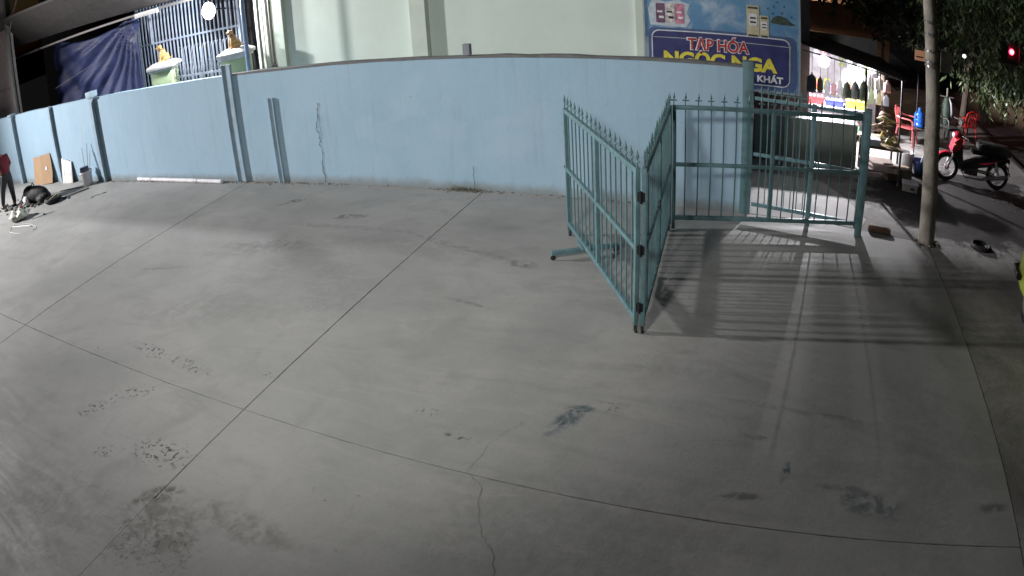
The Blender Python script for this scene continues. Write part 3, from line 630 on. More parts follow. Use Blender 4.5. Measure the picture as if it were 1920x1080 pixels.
MB().tube([(.9, -.72, PZ), (.86, -.72, 2.12)], .022, 8).build('awning_pole', DARKM, sh); MB().tube([(1.8, .3, PZ), (1.8, .3, 1.88)], .022, 8).build('awning_pole', DARKM, sh); MB().tube([(1.8, 3.3, PZ), (1.8, 3.3, 1.88)], .022, 8).build('awning_pole', DARKM, sh)
MB().tube([(-.3, .3, 2.18), (1.8, .3, 1.86)], .014, 6).build('hanging_rail', DARKM, sh)
TUBEL = M('lit_tube', (1, 1, 1), .4, bump=0, emit=(.95, .93, 1.0), es=60)
tl = thing('tube_lamp', (1.28, 14.92, 1.86), 'glaring white lamp hanging inside the grocery shop', 'lamp')
MB().lathe([(.03, -.20), (.09, -.17), (.125, -.07), (.10, .02), (.03, .05)], 18).build('bulb', TUBEL, tl); MB().lathe([(.032, .045), (.032, .11), (.01, .13)], 12).tube([(0, 0, .12), (0, 0, .33)], .006, 6).build('socket', DARKM, tl)
ct = thing('shop_counter', (.80, 13.0, PZ), 'grey green panelled stall counter behind the gate', 'counter')
CGR = M('grey_green_board', (.17, .185, .155), .75, 0, .12, 2, .08, dirt=.3, dirtc=(.10, .105, .09))
for k in range(2): MB().cbox(-1.02 + 1.04 * k, -1.02 + 1.035 * (k + 1), -.012, .012, .03, .87, .004).build('panel', CGR, ct)
MB().cbox(-1.05, 1.06, -.03, .36, .875, .90, .006).build('counter_top', M('counter_steel', (.3, .31, .31), .4, .2), ct)
for x, y in ((-1.0, .03), (1.02, .03), (-1.0, .33), (1.02, .33)): MB().box(x - .02, x + .02, y - .015, y + .02, 0, .87).build('leg', DARKM, ct)
MB().box(-1.0, 1.02, .05, .33, .30, .32).build('shelf', CGR, ct)
rnd = random.Random(21)
def box_goods(name, lab, cat, x0, x1, y0, y1, z0, z1, m, grp=None, n=5, m2=None):
    t = thing(name, ((x0 + x1) / 2, (y0 + y1) / 2, z0), lab, cat, 0, grp); w_, d_, h_ = (x1 - x0) / 2, (y1 - y0) / 2, z1 - z0
    mb = MB(); tk = .012
    mb.box(-w_, w_, -d_, -d_ + tk, 0, h_).box(-w_, w_, d_ - tk, d_, 0, h_).box(-w_, -w_ + tk, -d_ + tk, d_ - tk, 0, h_).box(w_ - tk, w_, -d_ + tk, d_ - tk, 0, h_).box(-w_ + tk, w_ - tk, -d_ + tk, d_ - tk, 0, tk)
    mb.box(-w_ - .008, w_ + .008, -d_ - .008, -d_, h_ - .03, h_ - .006); mb.build('crate', m, t, smooth=0)
    for k in range(n):
        x = -w_ + .05 + (2 * w_ - .1) * k / max(1, n - 1)
        MB().ball((x, rnd.uniform(-.04, .04), h_ * .85), (w_ / n * 1.1, .06, h_ * .45), 8, 6, Matrix.Rotation(rnd.uniform(-.4, .4), 3, 'Y')).build('packet', m2 or m, t)
# tiers behind the counter that carry the goods
tr = thing('goods_rack', (1.66, 15.45, PZ), 'white tiered rack of goods inside the bright shop', 'rack')
for z, y0, y1 in ((.20, -.2, .42), (.74, -.2, .42), (1.0, .14, .42)): MB().box(-.74, .78, y0, y1, z - .02, z).build('shelf', WHT, tr, smooth=0)
for x in (-.72, .76):
    for y in (-.18, .40): MB().box(x - .015, x + .015, y - .015, y + .015, 0, .72).build('leg', DARKM, tr, smooth=0)
MB().box(-.74, .78, .43, .45, 0, 1.0).build('back_panel', WHT, tr, smooth=0)
SZ = .74 + PZ
box_goods('snack_crate', 'red crate of snack packets on the shop rack', 'crate', .96, 1.34, 15.28, 15.52, SZ, SZ + .17, M('crate_red', (.22, .008, .01), .5), 'crates on the shop rack', 4, M('pk_red', (.28, .04, .04), .4))
box_goods('snack_crate', 'blue crate of snack packets on the shop rack', 'crate', 1.38, 1.80, 15.28, 15.52, SZ, SZ + .14, M('crate_blue', (.015, .02, .2), .5), 'crates on the shop rack', 4, M('pk_wht', (.2, .2, .32), .4))
box_goods('snack_crate', 'yellow crate of snack packets at the open end of the rack', 'crate', 1.88, 2.36, 15.28, 15.52, SZ, SZ + .18, M('crate_yellow', (.28, .23, .03), .5), 'crates on the shop rack', 4, M('pk_yel', (.3, .26, .06), .4))
cl = [((.75, .75, .78), .055, .22, 'white'), ((.6, .08, .08), .045, .18, 'red'), ((.7, .7, .75), .065, .19, 'wide white'), ((.75, .75, .7), .055, .25, 'tall white'), ((.2, .45, .25), .045, .20, 'green')]
ordn = ['first', 'second', 'third', 'fourth', 'fifth', 'sixth', 'seventh', 'eighth', 'ninth', 'tenth']
for k in range(10):
    c, r_, h_, nm = cl[k % 5]; t = thing('goods_jar', (1.0 + k * .132, 15.36 + rnd.uniform(-.06, .06), .20 + PZ), '%s plastic jar, %s from the corner post on the lower rack' % (nm, ordn[k]), 'jar', 0, 'jars on the rack')
    MB().lathe([(r_ * .9, 0), (r_, .015), (r_, h_ * .75), (r_ * .6, h_ * .88), (r_ * .6, h_ * .9)], 14).build('body', M('jar_%d' % (k % 5), c, .35), t); MB().lathe([(r_ * .68, h_ * .89), (r_ * .68, h_), (r_ * .6, h_ + .005)], 14).build('lid', M('jar_lid_%d' % (k % 3), ((.6, .05, .05), (.7, .7, .72), (.08, .12, .4))[k % 3], .4), t)
def pack_strip(x, y, z, n, m, lab, wd=.06):
    t = thing('snack_strip', (x, y, z), lab, 'snack strip', rnd.uniform(-.3, .3), 'snack strips hanging in the shop'); MB().tube([(0, 0, .02), (0, 0, -n * .12)], .003, 5).build('string', DARKM, t)
    for k in range(n): MB().ball((rnd.uniform(-.01, .01), -.01, -.06 - k * .12), (wd * rnd.uniform(.8, 1.2), .02, .062), 4, 4, Matrix.Rotation(rnd.uniform(-.3, .3), 3, 'Y')).build('packet', m, t)
hz = [('white', (.72, .72, .75)), ('silver', (.5, .5, .55)), ('pink', (.6, .25, .3)), ('white', (.7, .7, .7)), ('olive', (.17, .2, .1)), ('grey', (.3, .32, .33)), ('pale yellow', (.6, .55, .25)), ('olive', (.14, .17, .10)), ('white', (.7, .7, .7))]
for k, (nm, c) in enumerate(hz):
    x = .98 + k * .2; pack_strip(x, 15.95, 2.30 - (x - .7) * .2 - .03, 2 + (k * 2) % 3, M('strip_%d' % k, c, .35), '%s snack packets strung up, %s from the corner post' % (nm, ordn[k]), .075)
def sack(name, x, y, z, rx, ry, h, m, lab, cat, grp=None):
    prof = [(.3, 0), (.95, .03), (1, .2), (.97, .5), (.8, .75), (.35, .88), (.22, .92), (.34, 1.0)]
    mb = MB().lathe([(a, b) for a, b in prof], 16); mb.v = [(p[0] * rx * (1 + .1 * math.sin(p[2] * 19 + p[1] * 7)), p[1] * ry * (1 + .1 * math.cos(p[2] * 15 + p[0] * 5)), p[2] * h) for p in mb.v]
    o = mb.build(name, m, smooth=180); o.location = (x, y, z); tag(o, lab, cat, grp); return o
DK = M('dark_sack', (.05, .05, .055), .7); BRS = M('brown_sack', (.14, .09, .06), .8)
def hung(x, y, zb, rx, h, m, lab, cat='bag', grp='bags hung along the shop front'):
    t = thing('hung_bag', (x, y, zb), lab, cat, rnd.uniform(-.3, .3), grp); zt = 2.18 - (x - .7) * .152 - zb
    prof = [(.3, 0), (.95, .03), (1, .2), (.97, .5), (.8, .75), (.35, .88), (.18, .93), (.14, 1.0)]
    mb = MB().lathe(prof, 16); mb.v = [(p[0] * rx * (1 + .1 * math.sin(p[2] * 19 + p[1] * 7)), p[1] * rx * .7 * (1 + .1 * math.cos(p[2] * 15 + p[0] * 5)), p[2] * h) for p in mb.v]
    mb.build('sack', m, t, smooth=180); MB().tube([(0, 0, h * .98), (0, 0, zt)], .005, 5).build('string', DARKM, t)
hung(.90, 13.3, 1.36, .10, .40, DK, 'dark grey bag hung beside the brown one in the shop front'); hung(1.07, 13.3, 1.37, .065, .34, BRS, 'slim brown bag hung beside the dark grey one in the shop front')
for k, (x, h, r_) in enumerate(((1.62, .40, .085), (1.79, .44, .09), (1.97, .48, .10))):
    hung(x, 13.3, 1.33, r_, h * .9, M('green_bag_%d' % k, ((.14, .16, .11), (.2, .22, .2), (.09, .12, .075))[k], .4), ('olive bag hung in the shop front, leftmost of three', 'grey bag hung between two green bags in the shop front', 'dark green bag hung at the outer end of the shop front')[k])
def thin_plastic(name, c):
    m = bpy.data.materials.new(name); m.use_nodes = True; nt = m.node_tree; o = nt.nodes['Material Output']; mx = N(nt, 'ShaderNodeMixShader'); mx.inputs[0].default_value = .55
    n = noise(nt, N(nt, 'ShaderNodeTexCoord').outputs['Object'], 9, 4); cc = mixc(nt, n.outputs[0], tuple(v * .6 for v in c), c)
    d = N(nt, 'ShaderNodeBsdfDiffuse'); t = N(nt, 'ShaderNodeBsdfTranslucent')
    for q in (d, t): nt.links.new(cc, q.inputs[0])
    nt.links.new(d.outputs[0], mx.inputs[1]); nt.links.new(t.outputs[0], mx.inputs[2]); nt.links.new(mx.outputs[0], o.inputs[0]); return m
for k, (x, h, c, nm) in enumerate(((1.22, .34, (.7, .7, .72), 'white'), (1.35, .28, (.65, .5, .5), 'pale pink'), (1.48, .36, (.7, .7, .7), 'milky'), (2.14, .30, (.55, .6, .45), 'pale green'), (2.30, .26, (.7, .66, .5), 'cream'), (2.46, .24, (.6, .6, .65), 'bluish white'))):
    hung(x, 13.28, 1.36 - (.0 if k < 3 else .06), .062, h, thin_plastic('thin_film_%d' % k, c), '%s thin plastic bag glowing in the shop front' % nm)
bc = [('red', (.22, .01, .01)), ('orange', (.3, .1, .01)), ('green', (.02, .14, .04)), ('yellow', (.3, .24, .02)), ('blue', (.02, .05, .25)), ('pink', (.28, .06, .12)), ('white', (.45, .45, .45)), ('brown', (.1, .05, .03)), ('teal', (.02, .14, .14)), ('purple', (.1, .02, .16))]
for k, (nm, c) in enumerate(bc):
    h_ = rnd.uniform(.14, .3); t = thing('goods_box', (1.0 + k * .142, 15.72, 1.0 + PZ), '%s goods box standing on the top tier of the shop rack' % nm, 'box', rnd.uniform(-.2, .2), 'boxes on the top tier')
    MB().cbox(-.06, .06, -.05, .05, 0, h_, .004).build('carton', M('gbox_%d' % k, c, .5), t); MB().box(-.045, .045, -.054, -.0505, h_ * .35, h_ * .75).build('label', M('gbox_label_%d' % (k % 3), ((.5, .48, .4), (.4, .05, .05), (.1, .2, .45))[k % 3], .5), t)
for k, (x, y, z, h) in enumerate(((2.22, 14.0, 1.42, .40), (2.42, 14.0, 1.50, .28), (2.62, 14.1, 1.45, .26))):
    sack('hanging_bag', x, y, z - .02, .09, .07, h, M('white_carrier_%d' % k, ((.62, .62, .64), (.6, .58, .5), (.6, .36, .36))[k], .5), ('white carrier bag hanging from the awning edge, nearest the lamp', 'cream carrier bag hanging between white and pink bags', 'pinkish carrier bag hanging at the awning corner')[k], 'bag', 'bags hanging from the awning edge')
# produce table
pt = thing('produce_table', (2.28, 12.75, PZ), 'wooden produce table beside the shop awning pole', 'table')
MB().cbox(-.36, .42, -.45, .62, .66, .70, .006).build('table_top', M('table_wood', (.2, .14, .08), .7, dirt=.3), pt)
for x, y in ((-.32, -.4), (.38, -.4), (-.32, .57), (.38, .57)): MB().box(x - .02, x + .02, y - .02, y + .02, 0, .66).build('leg', BRN, pt)
MB().box(-.33, .38, -.41, .58, .22, .24).build('shelf', BRN, pt)
fb = thing('foam_box', (2.06, 12.47, .69), 'white foam box at the near corner of the produce table', 'box'); MB().cbox(-.16, .17, -.13, .14, 0, .10, .008).build('tub', WHT, fb); MB().cbox(-.17, .18, -.14, .15, .101, .13, .008).build('lid', WHT, fb)
BAN = M('banana_green_yellow', (.48, .46, .10), .5, 0, .35, 9)
for k, (x, y) in enumerate(((2.44, 12.62), (2.55, 12.86), (2.38, 12.98), (2.52, 13.16))):
    t = thing('banana_hand', (x, y, .69), 'yellow green bananas on the produce table, %s from the foam box' % ordn[k], 'bananas', k * 1.3, 'bananas on the produce table')
    for j in range(6):
        a = -.8 + j * .32; MB().tube([(.0, 0, .14), (.05 * math.sin(a), -.05, .12), (.10 * math.sin(a), -.10, .07), (.13 * math.sin(a), -.12, .018)], [.008, .018, .019, .006], 8).build('banana', BAN, t)
    MB().lathe([(.02, .12), (.018, .17)], 8).build('stem', BRN, t)
for k in range(9):
    x, y = 2.06 + rnd.uniform(-.08, .35), 12.85 + k * .055
    t = thing('leaf_bundle', (x, y, .69 + .05 * k), '%s bundle from the front in the heap of dry vegetables' % ordn[k], 'vegetables', rnd.uniform(-.5, .5), 'vegetable bundles heaped on the table')
    for j in range(7):
        a = rnd.uniform(-.6, .6); ln = rnd.uniform(.2, .38); MB().tube([(0, 0, 0), (ln * .5 * math.cos(a), ln * .5 * math.sin(a), .05), (ln * math.cos(a), ln * math.sin(a), .02)], [.012, .035, .004], 6).build('leaf', M('dry_leaf_%d' % (j % 3), ((.34, .24, .17), (.42, .42, .2), (.3, .2, .15))[j % 3], .7), t)

# ------------------------------------------------------------------ motorbike
mk = thing('motorbike', (4.57, 13.28, PZ), 'red and black underbone motorbike parked on the pavement', 'motorbike', R(-2))
RED2 = M('bike_red', (.50, .03, .06), .22, 0, .1, 3, 0, spec=.7); BLK = M('bike_black', (.012, .012, .013), .45); CHR = M('chrome', (.6, .6, .6), .2, .9, bump=0)
RIMM = M('rim_alloy', (.5, .5, .5), .35, .8, bump=0)
for x, y in ((-.63, 0), (.63, 0)):
    wl = MB().torus((x, y, .29), .25, .042, 'y', 32, 8).build('wheel', RUB, mk)
    MB().torus((x, y, .29), .205, .014, 'y', 32, 6, 1.6).build('rim', RIMM, wl)
    mb = MB()
    for k in range(18):
        a = 2 * math.pi * k / 18; mb.tube([(x + .03 * math.cos(a + .4), y + (.03 if k % 2 else -.03), .29 + .03 * math.sin(a + .4)), (x + .2 * math.cos(a), y, .29 + .2 * math.sin(a))], .0028, 4, False)
    mb.build('spokes', CHR, wl); MB().tube([(x, -.06, .29), (x, .06, .29)], .05, 14).build('hub', RIMM, wl)
for s in (-1, 1):
    MB().tube([(-.63, s * .085, .29), (-.52, s * .085, .58), (-.43, s * .07, .82)], [.024, .026, .022], 10).build('fork_leg', CHR, mk)
    MB().tube([(.63, s * .12, .29), (.52, s * .13, .62)], [.026, .034], 10).build('shock', CHR, mk)
    MB().tube([(.63, s * .085, .29), (.1, s * .085, .32)], .018, 8).build('swing_arm', DARKM, mk)
    st = MB().tube([(-.36, s * .22, .99), (-.33, s * .3, 1.12)], .006, 6).build('mirror_stalk', BLK, mk); MB().ball((-.33, s * .32, 1.15), (.014, .06, .035)).build('mirror', DARKM, st)
    MB().ball((-.50, s * .15, .80), (.035, .035, .03)).build('indicator', M('amber_lens', (.6, .25, .03), .3, bump=0), mk)
def arc_fender(cx_, cz_, r0, a0, a1, hw, m, nm):
    vs = []; fs = []; n = 14
    for i in range(n + 1):
        a = R(a0 + (a1 - a0) * i / n)
        for k, (yy, dr) in enumerate(((-hw, -.03), (-hw * .6, .0), (0, .012), (hw * .6, 0), (hw, -.03))): vs.append((cx_ + (r0 + dr) * math.cos(a), yy, cz_ + (r0 + dr) * math.sin(a)))
    for i in range(n):
        for k in range(4): b_ = i * 5 + k; fs.append((b_, b_ + 1, b_ + 6, b_ + 5))
    o = MB().add(vs, fs).build(nm, m, mk, smooth=180); d = o.modifiers.new('t', 'SOLIDIFY'); d.thickness = .006
arc_fender(-.63, .29, .325, 20, 165, .065, RED2, 'front_fender'); arc_fender(.63, .29, .33, 10, 130, .075, BLK, 'rear_fender')
# leg shield and nose
MB().prism([(-.56, .62), (-.50, .84), (-.40, .93), (-.34, .86), (-.30, .58), (-.24, .34), (-.30, .30), (-.40, .44), (-.47, .56)], -.15, .15).build('leg_shield', BLK, mk)
MB().prism([(-.58, .66), (-.52, .86), (-.40, .96), (-.33, .90), (-.36, .74), (-.46, .66)], -.155, .155).build('nose_panel', RED2, mk)
MB().ball((-.43, 0, .97), (.12, .13, .085), 16, 10).build('headlight_cowl', RED2, mk); MB().ball((-.53, 0, .965), (.03, .085, .055), 14, 8).build('headlight', M('headlight_glass', (.7, .72, .75), .15, bump=0), mk)
MB().tube([(-.28, -.33, .99), (-.34, -.2, 1.0), (-.40, 0, .98), (-.34, .2, 1.0), (-.28, .33, .99)], .013, 8).build('handlebar', DARKM, mk)
for s in (-1, 1): MB().tube([(-.29, s * .24, .995), (-.25, s * .37, .985)], .019, 10).build('grip', RUB, mk)
MB().prism([(-.32, .40), (-.20, .46), (.05, .58), (.40, .66), (.80, .74), (.88, .70), (.70, .52), (.35, .46), (.05, .38), (-.2, .32)], -.10, .10).build('body_cowl', BLK, mk)
MB().prism([(.10, .50), (.42, .58), (.78, .70), (.55, .60), (.3, .50)], -.112, .112).build('side_stripe', RED2, mk)
MB().cbox(-.08, .74, -.125, .125, .67, .76, .03).build('seat', BLK, mk)
MB().cbox(.08, .86, -.22, .22, .76, .93, .045).build('saddle_bag', M('bag_black', (.015, .015, .015), .8), mk)
MB().cbox(-.22, .12, -.10, .10, .22, .40, .03).tube([(-.2, 0, .33), (-.34, 0, .36)], .075, 14).build('engine', M('engine_grey', (.12, .12, .12), .45, .6), mk)
MB().tube([(-.3, -.09, .30), (-.2, -.12, .17), (.2, -.14, .18), (.35, -.15, .24), (.86, -.16, .34)], [.016, .016, .02, .042, .05], 12).build('exhaust', CHR, mk)
MB().tube([(0, .08, .2), (-.05, .22, PZ * 0 + .0)], .010, 6).build('side_stand', DARKM, mk)
MB().cbox(.86, .90, -.06, .06, .60, .68, .01).build('tail_light', M('tail_red', (.35, .01, .01), .3), mk); MB().box(.90, .905, -.09, .09, .42, .56).build('number_plate', M('plate_white', (.5, .5, .48), .5), mk)

# ------------------------------------------------------------------ plastic chairs, jug, buckets
def plastic_chair(x, y, rz, lab, c, nm, grp):
    t = thing('plastic_chair', (x, y, PZ), lab, 'chair', rz, grp); m = M(nm, c, .38, 0, .12, 4, .03)
    MB().cbox(-.22, .22, -.21, .21, .40, .425, .01).box(-.215, .215, -.205, -.19, .35, .4).build('seat', m, t)
    for sx in (-1, 1):
        MB().tube([(sx * .21, -.20, .41), (sx * .25, -.24, 0)], [.024, .02], 8).build('leg', m, t); MB().tube([(sx * .20, .20, .41), (sx * .23, .27, 0)], [.024, .02], 8).build('leg', m, t)
        MB().tube([(sx * .25, -.2, .42), (sx * .26, -.2, .60), (sx * .26, -.12, .64), (sx * .26, .1, .64), (sx * .22, .23, .66)], .02, 8).build('arm_rest', m, t)
    MB().tube([(-.21, .20, .42), (-.23, .25, .66), (-.20, .29, .80), (-.1, .31, .86), (.1, .31, .86), (.20, .29, .80), (.23, .25, .66), (.21, .20, .42)], .019, 8).build('back_frame', m, t)
    for k in range(5): x_ = -.13 + .065 * k; MB().tube([(x_, .21, .42), (x_, .27, .64), (x_, .30, .84)], .012, 6).build('back_slat', m, t)
plastic_chair(3.52, 15.85, R(65), 'dusty red plastic armchair beside the blue water jug', (.36, .07, .07), 'chair_red', 'red plastic chairs')
plastic_chair(5.62, 17.3, R(-160), 'bright red plastic armchair behind the motorbike handlebar', (.48, .02, .02), 'chair_red2', 'red plastic chairs')
plastic_chair(4.95, 16.75, R(30), 'grey plastic armchair half hidden behind the utility pole', (.09, .085, .08), 'chair_grey', None)
tb = thing('low_table', (3.92, 15.95, PZ), 'low dark folding table under the blue water jug', 'table')
MB().cbox(-.22, .32, -.25, .3, .42, .45, .006).build('table_top', BRN, tb)
for x, y in ((-.2, -.22), (.3, -.22), (-.2, .27), (.3, .27)): MB().box(x - .015, x + .015, y - .015, y + .015, 0, .42).build('leg', DARKM, tb)
jg = thing('water_jug', (3.83, 15.85, .439), 'large blue water jug standing on the low table', 'jug')
MB().lathe([(.115, 0), (.135, .02), (.135, .1), (.126, .115), (.135, .13), (.135, .2), (.126, .215), (.135, .23), (.135, .30), (.11, .36), (.04, .40), (.035, .45)], 22).build('bottle', M('jug_blue', (.02, .12, .55), .12, 0, .2, 4, 0, spec=.8), jg)
MB().lathe([(.04, .44), (.042, .475), (.03, .48)], 14).build('cap', M('jug_cap', (.04, .1, .4), .4), jg); MB().tube([(.13, 0, .04), (.17, 0, .04), (.17, 0, .0)], .014, 8).build('tap', WHT, jg)
def bucket(x, y, h, r, lab, m, name='bucket', grp=None, z=PZ, mh=None):
    t = thing(name, (x, y, z), lab, 'bucket', .6, grp)
    MB().lathe([(r * .72, 0), (r * .74, .006), (r * .95, h * .88), (r * 1.04, h * .885), (r * 1.04, h * .93), (r * .98, h * .935), (r, h), (r * .96, h), (r * .93, h * .9), (r * .7, .02)], 24).build('pail', m, t)
    MB().tube([(r * math.cos(a), r * math.sin(a) * .25 - r * .75, h * .93 - .55 * r * math.sin(a)) for a in [math.pi * k / 10 for k in range(11)]], .004, 5).build('handle', mh or GALV, t); return t
PAIL = M('white_pail', (.72, .70, .72), .45, 0, .1, 5, .05, dirt=.25, dirtc=(.3, .29, .28))
bucket(3.03, 13.42, .42, .17, 'white plastic bucket left of the utility pole', PAIL)
MB_ = thing('blue_basin', (3.36, 13.45, PZ), 'small blue plastic basin half hidden beside the utility pole', 'basin')
MB().lathe([(.11, .0), (.12, .01), (.19, .26), (.2, .265), (.2, .285), (.185, .285), (.11, .03)], 22).build('bowl', M('basin_blue', (.05, .09, .22), .4), MB_); MB().tube([(-.05, 0, .05), (.08, .02, .42)], .012, 6).build('ladle', GALV, MB_)
wb = thing('storage_box', (2.88, 12.2, PZ), 'low white plastic storage box on the dark ground', 'box', R(-12)); MB().cbox(-.15, .17, -.1, .1, 0, .14, .012).build('tub', M('dusty_white', (.4, .37, .34), .5), wb); MB().cbox(-.165, .185, -.115, .115, .141, .17, .006).build('lid', WHT, wb)
MB().box(.02, .1, -.116, -.108, .05, .09).build('handle', DARKM, wb)
tk_ = thing('cardboard_carton', (2.75, 12.85, PZ), 'flat grey carton lying behind the storage box', 'carton', .2); MB().cbox(-.3, .25, -.18, .18, 0, .24, .006).build('carton', M('carton_grey', (.2, .17, .14), .85), tk_); MB().box(-.3, .25, -.06, .06, .241, .244).build('tape', M('carton_tape', (.3, .25, .18), .5), tk_)
ty = thing('old_tyre', (3.78, 9.86, PZ), 'worn motorbike tyre lying flat beside the pole', 'tyre'); MB().torus((0, 0, .03), .17, .035, 'z', 28, 8).build('tyre', RUB, ty); MB().torus((0, 0, .03), .11, .012, 'z', 24, 6).build('bead', DARKM, ty)
br = thing('brick', (1.92, 9.90, PZ), 'reddish brick edging laid at the gate post foot', 'brick', R(-10)); MB().cbox(-.19, .19, -.05, .05, 0, .085, .006).build('block', M('brick_red', (.22, .12, .09), .9, dirt=.3), br); MB().cbox(-.17, .15, -.03, .03, .0855, .097, .004).build('mortar', M('mortar_bit', (.25, .23, .2), .95), br)
gp = thing('garment_rack', (4.88, 17.0, PZ), 'slim pole with a dark green and white raincoat hung beside it', 'coat rack')
MB().tube([(.0, 0, 0), (.0, 0, 1.35)], .025, 8).tube([(-.2, 0, 1.12), (.2, 0, 1.12)], .012, 6).build('stand', M('pale_pole', (.25, .23, .21), .7), gp)
MB().lathe([(.16, .32), (.15, .6), (.13, .95), (.06, 1.12), (.02, 1.14)], 14).build('raincoat', M('coat_green', (.03, .05, .035), .6), gp); MB().tube([(.12, -.05, .45), (.135, -.08, .75), (.1, -.08, 1.0), (.04, -.04, 1.12)], [.012, .03, .028, .01], 8).build('white_trim', WHT, gp)
mt = thing('litter_scraps', (5.3, 12.6, PZ), 'dark patch of trodden litter on the pavement below the motorbike', 'litter'); mb = MB(); rnd = random.Random(8)
for i in range(140):
    x, y = rnd.uniform(-.5, 1.1), rnd.gauss(0, .35); s = rnd.uniform(.01, .045); a = rnd.uniform(0, 3); z = rnd.uniform(.003, .012)
    mb.add([(x + s * math.cos(a + k * 1.57) * (1.4 if k % 2 else .8), y + s * math.sin(a + k * 1.57), z + rnd.uniform(0, .012)) for k in range(4)], [(0, 1, 2, 3)])
mb.build('scraps', M('scrap_pink', (.14, .1, .1), .8, var=.6, scale=5), mt, smooth=0); mt['kind'] = 'stuff'
bk = thing('bicycle', (4.35, 23.4, PZ), 'dark bicycle standing far off at the kerb', 'bicycle', R(25))
for x in (-.5, .5): MB().torus((x, 0, .33), .31, .02, 'y', 28, 6).build('wheel', RUB, bk)
MB().tube([(-.5, 0, .33), (-.38, 0, .8), (.1, 0, .75), (-.05, 0, .3), (-.38, 0, .75)], .018, 6).tube([(.1, 0, .75), (.5, 0, .33), (-.05, 0, .3)], .014, 6).tube([(-.42, -.25, .98), (-.38, 0, .95), (-.42, .25, .98)], .014, 6).tube([(-.38, 0, .8), (-.38, 0, .95)], .014, 6).build('frame', M('bike_frame', (.18, .17, .16), .4, .5), bk)
MB().cbox(.02, .26, -.06, .06, .82, .87, .02).build('saddle', BLK, bk)

# ------------------------------------------------------------------ taxi at the right edge
tx = thing('parked_taxi', (4.56, 6.26, PZ), 'lime yellow car with black bumper trim cut by the right picture edge', 'car')
LIME = M('taxi_lime', (.42, .50, .08), .25, 0, .05, 2, 0, spec=.6); GLS = M('car_glass', (.02, .025, .03), .05, bump=0, spec=.8)
def car_body():
    prof = [(-1.95, .34), (-1.97, .55), (-1.9, .80), (-1.2, .92), (-.9, .95), (-.9, .34)]
    bm = bmesh.new(); secs = []
    st_ = [(-2.0, .45, .70, .60), (-1.95, .30, .82, .78), (-1.6, .25, .90, .84), (-.8, .22, .95, .85), (.2, .22, .96, .85), (1.1, .22, .96, .85), (1.6, .25, .94, .83), (1.9, .30, .88, .76), (1.97, .45, .75, .55)]
    for y, z0, z1, hw in st_:
        pts_ = [(-hw * .9, z0), (-hw, z0 + .1), (-hw, (z0 + z1) / 2), (-hw * .97, z1 - .08), (-hw * .85, z1), (0, z1 + .03), (hw * .85, z1), (hw * .97, z1 - .08), (hw, (z0 + z1) / 2), (hw, z0 + .1), (hw * .9, z0)]
        secs.append([bm.verts.new((a, y, b_)) for a, b_ in pts_])
    for i in range(len(secs) - 1):
        for k in range(11): bm.faces.new((secs[i][k], secs[i][(k + 1) % 11], secs[i + 1][(k + 1) % 11], secs[i + 1][k]))
    bm.faces.new(secs[0]); bm.faces.new(secs[-1]); bmesh.ops.recalc_face_normals(bm, faces=bm.faces[:])
    me = bpy.data.meshes.new('body'); bm.to_mesh(me); bm.free(); me.materials.append(LIME); me.polygons.foreach_set('use_smooth', [True] * len(me.polygons)); return me
cb_ = obj('body', car_body(), tx); d = cb_.modifiers.new('s', 'SUBSURF'); d.levels = d.render_levels = 2
MB().add([(-.74, -1.0, .93), (.74, -1.0, .93), (.74, 1.6, .93), (-.74, 1.6, .93), (-.58, -.35, 1.42), (.58, -.35, 1.42), (.58, 1.2, 1.42), (-.58, 1.2, 1.42)], [(0, 1, 5, 4), (1, 2, 6, 5), (2, 3, 7, 6), (3, 0, 4, 7), (4, 5, 6, 7)]).build('windows', GLS, tx, smooth=0)
MB().cbox(-.60, .60, -.38, 1.22, 1.40, 1.46, .02).build('roof', LIME, tx); MB().cbox(-.2, .2, .2, .36, 1.462, 1.56, .02).build('roof_sign', WHT, tx)
for s in (-1, 1):
    for y in (-1.25, 1.22):
        wl = MB().torus((s * .70, y, .3), .215, .085, 'x', 26, 8).build('wheel', RUB, tx); MB().tube([(s * .72, y, .3), (s * .775, y, .3)], .17, 18).build('rim', RIMM, wl)
    MB().tube([(s * .60, 1.955, .50), (s * .80, 1.86, .50), (s * .872, 1.5, .50)], .045, 8).build('bumper_trim', BLK, tx)
    MB().cbox(s * .42 - .1, s * .42 + .1, 1.84, 1.93, .66, .80, .02).build('tail_light', M('tail_red2', (.3, .02, .02), .25), tx); MB().cbox(s * .62 - .12, s * .62 + .12, -1.98, -1.86, .58, .70, .02).build('headlight', CHR, tx)
    MB().ball((s * .93, -.75, .98), (.09, .05, .06)).build('door_mirror', BLK, tx)

